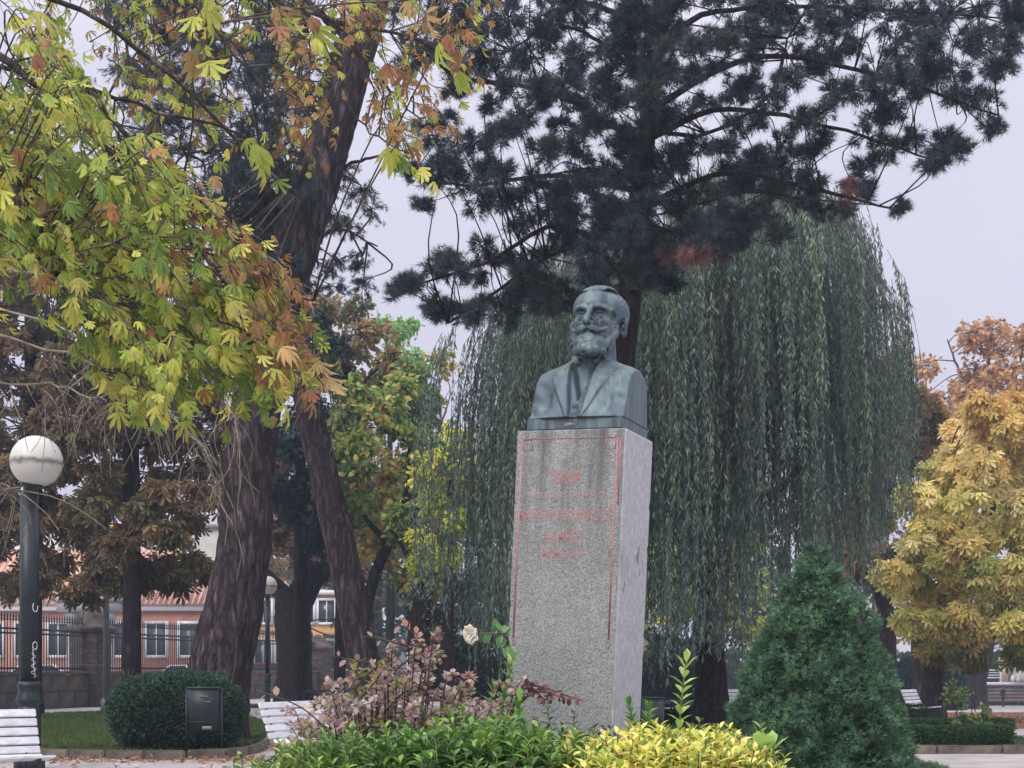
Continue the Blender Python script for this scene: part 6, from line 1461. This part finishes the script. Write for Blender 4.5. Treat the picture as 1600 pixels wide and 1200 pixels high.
def shoots_shrub(name, label, cx, cy, rx_, ry_, n, top, pal, size, nparts, T=T_EUO, mat=None, whorl=20, lean=.3, colf=None, group=None, hvar=.10, cat='shrub', inner=None, lo=.25, partname='leaf', prof=None):
    """mass of leafy shoots rising from the bed: stems with whorls of leaves"""
    base = np.array([cx, cy, float(bed_z(cx, cy))]); r = root(name, label, cat, base, group); P = []; Dv = []; Nn = []; C = []; tub = []
    pal = np.array(pal)
    for k in range(n):
        while True:
            u, v = rng.uniform(-1, 1, 2)
            if u * u + v * v < 1: break
        x = cx + u * rx_; y = cy + v * ry_
        lx, ly = x - PC[0] - .08, y - PC[1]
        q = rz(-YAW) @ np.array([lx, ly, 0])
        if abs(q[0]) < HX + .02 and abs(q[1]) < HYD + .02: continue
        zt = top(x, y) + rng.normal(0, hvar * .5) - .10 * (u * u + v * v) ** 2
        z0 = float(bed_z(x, y)) ; a = np.array([x, y, z0]); e_ = np.array([x + u * lean * .25 + rng.normal(0, .03), y + v * lean * .25 + rng.normal(0, .03) , zt])
        if zt < z0 + .1: continue
        Q = resample([a, (a + e_) / 2 + rng.normal(0, .02, 3), e_], 6); tub.append(Q)
        L = np.linalg.norm(e_ - a); dv = norm(Q[-1] - Q[-2]); w = rng.integers(0, len(pal)); pitch = .028; m = min(whorl, int((L) / pitch))
        ph = rng.uniform(0, 6)
        for i in range(m):
            for s_ in (0, math.pi):
                t = 1 - i * pitch / L; qi = max(0, min(4.999, t * 5)); p = Q[int(qi)] * (1 - qi % 1) + Q[int(qi) + 1] * (qi % 1)
                an = ph + i * 1.45 + s_ + rng.normal(0, .25); out = np.array([math.cos(an), math.sin(an), 0]); up = np.interp(i, [0, 1, 3, 7, 14], [1.3, .75, .35, .1, -.15]); d = norm(out + dv * up + rng.normal(0, .12, 3))
                P.append(p); Dv.append(d); Nn.append(norm(np.array([0, 0, 1.]) - .6 * out + rng.normal(0, .15, 3))); c = pal[w if rng.random() < .6 else rng.integers(0, len(pal))] * rng.uniform(.8, 1.2); C.append(np.append(c, i))
    P = np.array(P); Dv = np.array(Dv); Nn = np.array(Nn); C = np.array(C); dep = C[:, 3]; C = C[:, :3]
    if colf: C = colf(P, C, dep)
    tg = Geo(); tubes_batch(tg, np.array(tub), .005, .003, 4); build('stems', tg, M_STEM, r, kind='stuff')
    s_ = size * rng.uniform(.7, 1.15, len(P)) * np.interp(dep, [0, 1, 3], [.65, .85, 1])
    py = HY - (P[:, 2] - EYE) / P[:, 1] * F; sc = s_ / P[:, 1] * 3 + (P[:, 2] - 1.0) * .02 - dep * .002 - 10 * (py > 1205)
    leaves(r, T, P, frames(Dv, Nn), s_, C, mat or M_LEAF_GLOSS, nparts, sc, partname); return r
GREENP = [(.13, .26, .06), (.09, .20, .05), (.19, .34, .07), (.07, .15, .05), (.25, .40, .08)]
YELP = [(.80, .72, .14), (.86, .80, .24), (.68, .67, .14), (.84, .68, .24), (.60, .62, .14), (.40, .50, .10)]
def topf(px_to_py, d0):
    """top surface height from the outline seen in the photograph"""
    xs_, ys_ = zip(*px_to_py)
    def f(x, y): px = x / y * F + 800; return EYE + (HY - np.interp(px, xs_, ys_)) / F * y - .065 - .05 * max(0, (d0 - y))
    return f
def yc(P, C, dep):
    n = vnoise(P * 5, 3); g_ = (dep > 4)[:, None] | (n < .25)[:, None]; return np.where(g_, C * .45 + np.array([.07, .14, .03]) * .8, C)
ty = topf([(800, 1165), (850, 1145), (950, 1140), (1040, 1132), (1120, 1126), (1180, 1150), (1215, 1185)], 6.4)
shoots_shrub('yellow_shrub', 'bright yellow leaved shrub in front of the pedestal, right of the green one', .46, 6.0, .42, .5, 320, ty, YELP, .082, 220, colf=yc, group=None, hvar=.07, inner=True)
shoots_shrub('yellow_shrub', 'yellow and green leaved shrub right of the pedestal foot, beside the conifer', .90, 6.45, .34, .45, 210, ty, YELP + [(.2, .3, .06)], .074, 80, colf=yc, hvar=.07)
tg_ = topf([(400, 1180), (470, 1150), (560, 1140), (640, 1120), (720, 1118), (790, 1112), (860, 1135), (960, 1140), (1050, 1140)], 6.4)
shoots_shrub('green_shrub', 'dense green shrub with lance shaped leaves left of the yellow one, before the pedestal', -.10, 6.0, .40, .5, 330, tg_, GREENP, .082, 150, hvar=.08)
shoots_shrub('green_shrub', 'green shrub below the purple twigs at the bottom left of the bed', -.85, 6.15, .50, .45, 320, topf([(300, 1230), (410, 1178), (470, 1150), (560, 1140), (700, 1130), (800, 1130)], 6.4), GREENP + [(.22, .30, .06)], .066, 150, hvar=.09)
shoots_shrub('green_shrub', 'darker green shrub close against the foot of the pedestal', .10, 7.05, .55, .30, 170, topf([(560, 1120), (700, 1112), (860, 1125), (980, 1128), (1100, 1140)], 7), [(.05, .11, .04), (.07, .14, .045), (.04, .09, .035)], .06, 0, hvar=.08)
# tall shoots
def tall_shoot(label, pts, d, pal, size, nl, rstem=.006, spread=1.0, nparts=True, T=T_EUO, up0=.9, start=.1):
    Q = resample([at(x, y, d + (z[0] if z else 0)) for x, y, *z in pts], 20); base = Q[0].copy(); r = root('leafy_shoot', label, 'plant', base)
    g = Geo(); tube(g, Q, np.linspace(rstem, rstem * .5, 20), 6); build('stem', g, M_STEM, r, smooth=True); P = []; Dv = []; Nn = []; C = []
    for i in range(nl):
        t = start + (1 - start) * (i // 2 + 1) / (nl // 2); q = t * 19; k = min(int(q), 18); p = Q[k] * (1 - (q - k)) + Q[k + 1] * (q - k); dv = norm(Q[k + 1] - Q[k]); an = (i // 2) * 1.4 + (i % 2) * math.pi + rng.normal(0, .2); out = np.array([math.cos(an), math.sin(an) * .8, 0])
        d_ = norm(out * spread + dv * (up0 if t < .9 else up0 * 2.2)); P.append(p); Dv.append(d_); Nn.append(norm(dv - out * .7)); C.append(np.array(pal[rng.integers(0, len(pal))]) * rng.uniform(.85, 1.15))
    P = np.array(P); s_ = size * rng.uniform(.75, 1.15, len(P)); leaves(r, T, P, frames(np.array(Dv), np.array(Nn)), s_, np.array(C), M_LEAF_GLOSS, len(P), s_); return r
LG = [(.45, .62, .18), (.55, .70, .24), (.34, .52, .15)]
tall_shoot('pale green upright shoot rising above the yellow shrub between pedestal and conifer', [(1062, 1175), (1062, 1130), (1066, 1085), (1072, 1035)], 6.6, LG, .085, 22)
tall_shoot('two broad pale green leaves standing up at the right end of the yellow shrub', [(1180, 1200), (1184, 1175), (1188, 1160)], 6.1, LG, .085, 6, T=T_OVAL, start=.4)
tall_shoot('single bright leaf sprig right of the two broad leaves', [(1212, 1205), (1210, 1180), (1207, 1166)], 6.1, LG, .08, 4, T=T_OVAL, start=.5)
G2 = [(.18, .34, .09), (.28, .46, .12), (.13, .26, .07), (.38, .56, .15)]
tall_shoot('tallest green shoot leaning on the left edge of the pedestal', [(770, 1175), (778, 1120), (788, 1080), (800, 1030)], 6.7, G2, .075, 30, up0=.9)
tall_shoot('bushy green shoot left of the pedestal edge', [(752, 1180), (762, 1130), (772, 1078)], 6.7, G2, .075, 26)
tall_shoot('green shoot overlapping the lower left corner of the pedestal', [(800, 1180), (806, 1130), (812, 1092)], 6.5, G2, .075, 24)
tall_shoot('short dark green shoot at the lower right corner of the pedestal', [(988, 1170), (990, 1135), (984, 1105)], 6.75, G2[:3:2], .065, 22)
tall_shoot('second dark green shoot touching the lower right corner of the pedestal', [(1012, 1170), (1010, 1135), (1013, 1108)], 6.8, G2[:3:2], .065, 20)
# purple shrub
PUR = [(.50, .37, .35), (.58, .45, .42), (.40, .27, .28), (.55, .44, .30), (.48, .27, .24), (.62, .53, .48), (.26, .15, .17), (.34, .34, .16)]
def arching(name, label, base, arcs, pal, size, sp, T=T_OVAL, nparts=0, fol='foliage', cat='shrub', mat=None, side=0):
    r = root(name, label, cat, base); P = []; Dv = []; Nn = []; C = []; tg = Geo()
    for A in arcs:
        Q = resample(A, 16); tube(tg, Q, np.linspace(.006, .002, 16), 4); L = np.linalg.norm(np.diff(Q, axis=0), axis=1).sum(); n = int(L / sp); w = rng.integers(0, len(pal))
        for i in range(n):
            t = .12 + .88 * i / n; q = t * 15; k = min(int(q), 14); p = Q[k] * (1 - (q - k)) + Q[k + 1] * (q - k); dv = norm(Q[k + 1] - Q[k]); o_ = norm(np.cross(dv, rng.normal(size=3)))
            d = norm(o_ * 1.0 + dv * .5 + [0, 0, .1]); P.append(p + o_ * .005); Dv.append(d); Nn.append(norm(np.array([0, -.25, 1.]) + rng.normal(0, .35, 3))); C.append(np.array(pal[w if rng.random() < .5 else rng.integers(0, len(pal))]) * rng.uniform(.75, 1.25))
    build('twigs', tg, M_TWIG, r, kind='stuff'); P = np.array(P); s_ = size * rng.uniform(.6, 1.15, len(P)); py = HY - (P[:, 2] - EYE) / P[:, 1] * F
    leaves(r, T, P, frames(np.array(Dv), np.array(Nn)), s_, np.array(C), mat or M_LEAF, nparts, s_ / P[:, 1] - 9 * (py > 1205)); return r
def W(px, py, d): return at(px, py, d)
arcs = []
PT = [(430, 1190, 1), (450, 1150, 1), (480, 1120, 1), (520, 1100, 1), (560, 1075, 1), (600, 1055, 1), (580, 1100, 1), (640, 1070, 1), (620, 1015, .7), (660, 1000, .8), (690, 1010, .8), (712, 1050, .7), (680, 1080, 1), (720, 1090, 1), (760, 1090, .8), (800, 1080, .6), (540, 1130, 1), (600, 1130, 1), (660, 1120, 1), (700, 1130, .8), (500, 1160, 1), (470, 1180, 1), (560, 1160, .7), (640, 1150, .8), (590, 1080, 1), (540, 1070, .8), (505, 1130, 1), (640, 1040, 1), (600, 1100, 1), (660, 1060, 1), (740, 1110, .7), (575, 1040, .6), (650, 1170, .6), (665, 1195, .6)]
for x, y, w_ in PT:
    for k in range(int((6 if y > 1060 else 3) * w_) + 1):
        d = 6.9 + rng.uniform(-.5, .45); tx, ty2 = x + rng.normal(0, 24), y + 12 + rng.normal(0, 15); b_ = W(600 + (tx - 600) * .55 + rng.normal(0, 10), 1230, 6.9 + rng.normal(0, .12)); b_[2] = float(bed_z(b_[0], b_[1])); e_ = W(tx, ty2, d); m_ = (b_ + e_) / 2; m_[2] = e_[2] + .03 + rng.uniform(-.03, .08)
        m_ = m_ * .5 + e_ * .5; m_[2] = e_[2] + rng.uniform(-.09, .012); arcs.append([b_, (b_ + m_) / 2 + [0, 0, .0], m_, e_])
bs = np.array([-.62, 6.9, float(bed_z(-.62, 6.9))])
arching('purple_shrub', 'sprawling shrub of small dusty purple and pink leaves left of the pedestal', bs, arcs, PUR, .033, .013, nparts=300)
arcs = []
for L in ([(560, 1190), (520, 1150), (470, 1105), (400, 1078)], [(560, 1060), (590, 1040), (545, 1030), (520, 1025)], [(640, 1010), (600, 1000), (565, 994)], [(560, 1200), (556, 1120), (552, 1060), (562, 1040)], [(600, 1060), (660, 1010), (640, 985), (620, 975)]):
    arcs.append([W(x, y, 6.7) for x, y in L])
arching('thin_pink_twigs', 'thin wandering twigs with few pinkish leaves above the purple shrub', arcs[0][0], arcs, PUR[:5] + [(.6, .3, .25)], .045, .05, nparts=80, cat='twigs')
arcs = [[W(818, 1078, 6.62), W(840, 1072, 6.6), W(880, 1085, 6.6), W(912, 1096, 6.6)], [W(822, 1090, 6.62), W(850, 1080, 6.58), W(872, 1088, 6.58), W(890, 1092, 6.6)], [W(818, 1070, 6.62), W(836, 1080, 6.6), W(850, 1092, 6.6), W(862, 1095, 6.6)]]
arcs = [[W(795, 1120, 6.7)] + a for a in arcs]
arching('barberry_twig', 'dark red leaved twig lying across the foot of the pedestal', arcs[0][0], arcs, [(.20, .08, .10), (.28, .12, .14), (.14, .06, .08), (.38, .2, .2)], .034, .011, nparts=120, cat='twigs')
# olive yellow tall stem through the purple shrub
arcs = []
for L in ([(560, 1210), (555, 1130), (558, 1060), (560, 1030)], [(556, 1100), (590, 1060), (606, 1030)], [(600, 1110), (640, 1080), (655, 1130)], [(560, 1150), (600, 1120), (640, 1110)]): arcs.append([W(x, y, 6.6) for x, y in L])
arching('olive_shoots', 'olive and yellowish shoots growing up through the purple shrub', arcs[0][0], arcs, [(.32, .32, .08), (.24, .26, .08), (.45, .40, .12), (.14, .2, .07)], .06, .022, nparts=60, T=T_EUO, cat='plant')
# white rose
d = 7.35; base = W(800, 1120, 7.35); base[2] = float(bed_z(base[0], base[1])); r = root('white_rose', 'white rose in bloom on a leafy stem beside the left edge of the pedestal', 'rose', base)
g = Geo(); st = resample([base, W(800, 1100, d), W(796, 1010, d - .05), W(785, 992, d - .15), W(765, 990, d - .22), W(748, 990, d - .25)], 24); tube(g, st, np.linspace(.007, .0035, 24), 6); build('stem', g, M_STEM, r, smooth=True)
M_ROSE = leaf_mat('rose_petal', .5, .3, .3, .06); fc = W(737, 991, d - .27); axis = norm(np.array([-.55, -.6, -.15])); 
pet = Geo(); nu, nv = 7, 6; uu, vv = np.meshgrid(np.linspace(-1, 1, nu), np.linspace(0, 1, nv), indexing='ij')
PV = np.stack([np.sin(uu * 1.05) * (.30 + .55 * np.sin(vv * 2.2)) * .95, vv * 1.0 - .12 * uu ** 2, (np.cos(uu * 1.05)) * .42 * np.sin(vv * 2.0) - .25 * vv ** 3], -1).reshape(-1, 3)
i = np.arange(nu - 1)[:, None] * nv; j = np.arange(nv - 1)[None]; PF = np.stack([i + j, i + nv + j, i + nv + j + 1, i + j + 1], -1).reshape(-1, 4); pet.add(PV, PF); pme = pet.mesh('petal', smooth=True); pme.materials.append(M_ROSE)
X_ = norm(np.cross(axis, [0, 0, 1.])); Z_ = np.cross(X_, axis)
for ring, (n, ang, s_) in enumerate([(3, .12, .036), (4, .28, .042), (5, .55, .047), (6, .85, .048)]):
    for k in range(n):
        a = k * 2 * math.pi / n + ring * .7; rad = X_ * math.cos(a) + Z_ * math.sin(a); y_ = norm(axis * math.cos(ang) + rad * math.sin(ang)); z_ = norm(-rad * math.cos(ang) + axis * math.sin(ang)); x_ = np.cross(y_, z_); inst('petal', pme, r, fc - axis * .02 + rad * .004 * ring - ORG[r.name], np.stack([x_, y_, z_], -1), s_, (.82, .78, .68))
g = Geo(); bc = W(729, 981, d - .27); tube(g, resample([bc + [.02, 0, -.01], bc, bc + [-.012, 0, .008]], 6), [.004, .009, .011, .010, .006, .002], 8, (.78, .70, .45)); build('bud', g, M_ROSE, r, smooth=True)
P = []; Dv = []
for x, y, dx, dy in [(762, 988, -.2, 1.2), (765, 990, -.35, .6), (775, 984, -.1, -1), (786, 985, -.4, -.35), (786, 990, .7, -.5), (790, 1000, -.6, .5), (794, 1010, -.3, 1), (798, 1018, .2, 1), (785, 992, -.5, .8), (779, 986, .8, -.25)]:
    P.append(W(x, y, d - .17)); Dv.append(norm(np.array([dx, -.25, -dy])))
P = np.array(P); leaves(r, T_OVAL, P, frames(np.array(Dv), norm(np.array([[0, -1, .5]] * len(P)) + rng.normal(0, .3, (len(P), 3)))), .06 + 0 * P[:, 0], np.array([(.10, .22, .08)] * len(P)) * rng.uniform(.8, 1.4, (len(P), 1)), M_LEAF_GLOSS, 20, P[:, 0])
P = np.array([W(x, y, d) for x, y in [(1012, 976), (1012, 998), (1008, 1012), (1016, 1125)]]); 
rb = root('rose_side_leaves', 'few small rose leaves peeping out from behind the right edge of the pedestal', 'leaves', P[0] + [0, .6, 0]); P = P + [.02, .62, 0]; ORG[rb.name] = P[0]
rb.location = P[0]; leaves(rb, T_OVAL, P, frames(norm(np.array([[1, -.2, .3], [1, 0, -.4], [1, -.2, 0], [.8, -.2, -.3]]))), .05 + 0 * P[:, 0], np.array([(.35, .42, .25)] * 4), M_LEAF_GLOSS, 4, P[:, 0])
g = Geo(); tube(g, [P[0] + [-.05, .1, -1.2], P[0] + [-.04, .05, -.4], P[0] + [0, 0, .02]], .004, 5); build('stem', g, M_STEM, rb)
# fallen orange leaves lying on the green shrub
for i, (x, y, lab) in enumerate([(750, 1168, 'orange brown fallen leaf on top of the green shrub'), (787, 1163, 'small curled orange fallen leaf on the green shrub'), (815, 1178, 'long tan curled fallen leaf between the green and yellow shrubs'), (845, 1160, 'thin brown fallen leaf caught upright beside the yellow shrub'), (1030, 1166, 'tiny dark red fallen leaf on the yellow shrub')]):
    g = Geo(); v_, f_ = fold_leaf(.3, .16, .25, .45); g.add(v_ * (.09 if i != 4 else .05) @ (rz(rng.uniform(0, 6)) @ rx(.35)).T, f_, [(.50, .22, .10), (.46, .22, .12), (.50, .33, .22), (.2, .11, .07), (.16, .02, .02)][i]); p = W(x, y, 5.9); o = build('fallen_leaf', g, M_LEAF, local=True); o.location = p; tag(o, lab, 'leaf')
# ------------------------------------------------------------------ thin blue haze, added in place of lens veil to lift dark tones
HZ = True
if HZ:
    g = Geo(); box(g, (0, 62, 11.0), (300, 150, 28.0)); hz = build('haze', g, None); m = bpy.data.materials.new('haze'); m.use_nodes = True; t = m.node_tree; t.nodes.clear(); o_ = t.nodes.new('ShaderNodeOutputMaterial'); pv = t.nodes.new('ShaderNodeVolumePrincipled'); pv.inputs['Density'].default_value = .0014; pv.inputs['Color'].default_value = (.62, .77, 1, 1); pv.inputs['Anisotropy'].default_value = .3
    t.links.new(pv.outputs[0], o_.inputs['Volume']); hz.data.materials.append(m); hz['kind'] = 'stuff'; hz['label'] = 'thin bluish haze volume added to lift the dark tones across the park'
pass  # print('objects', len(bpy.data.objects), 'tris', sum(sum(max(1, 0) for _ in ()) or len(m.polygons) for m in bpy.data.meshes if m.users))
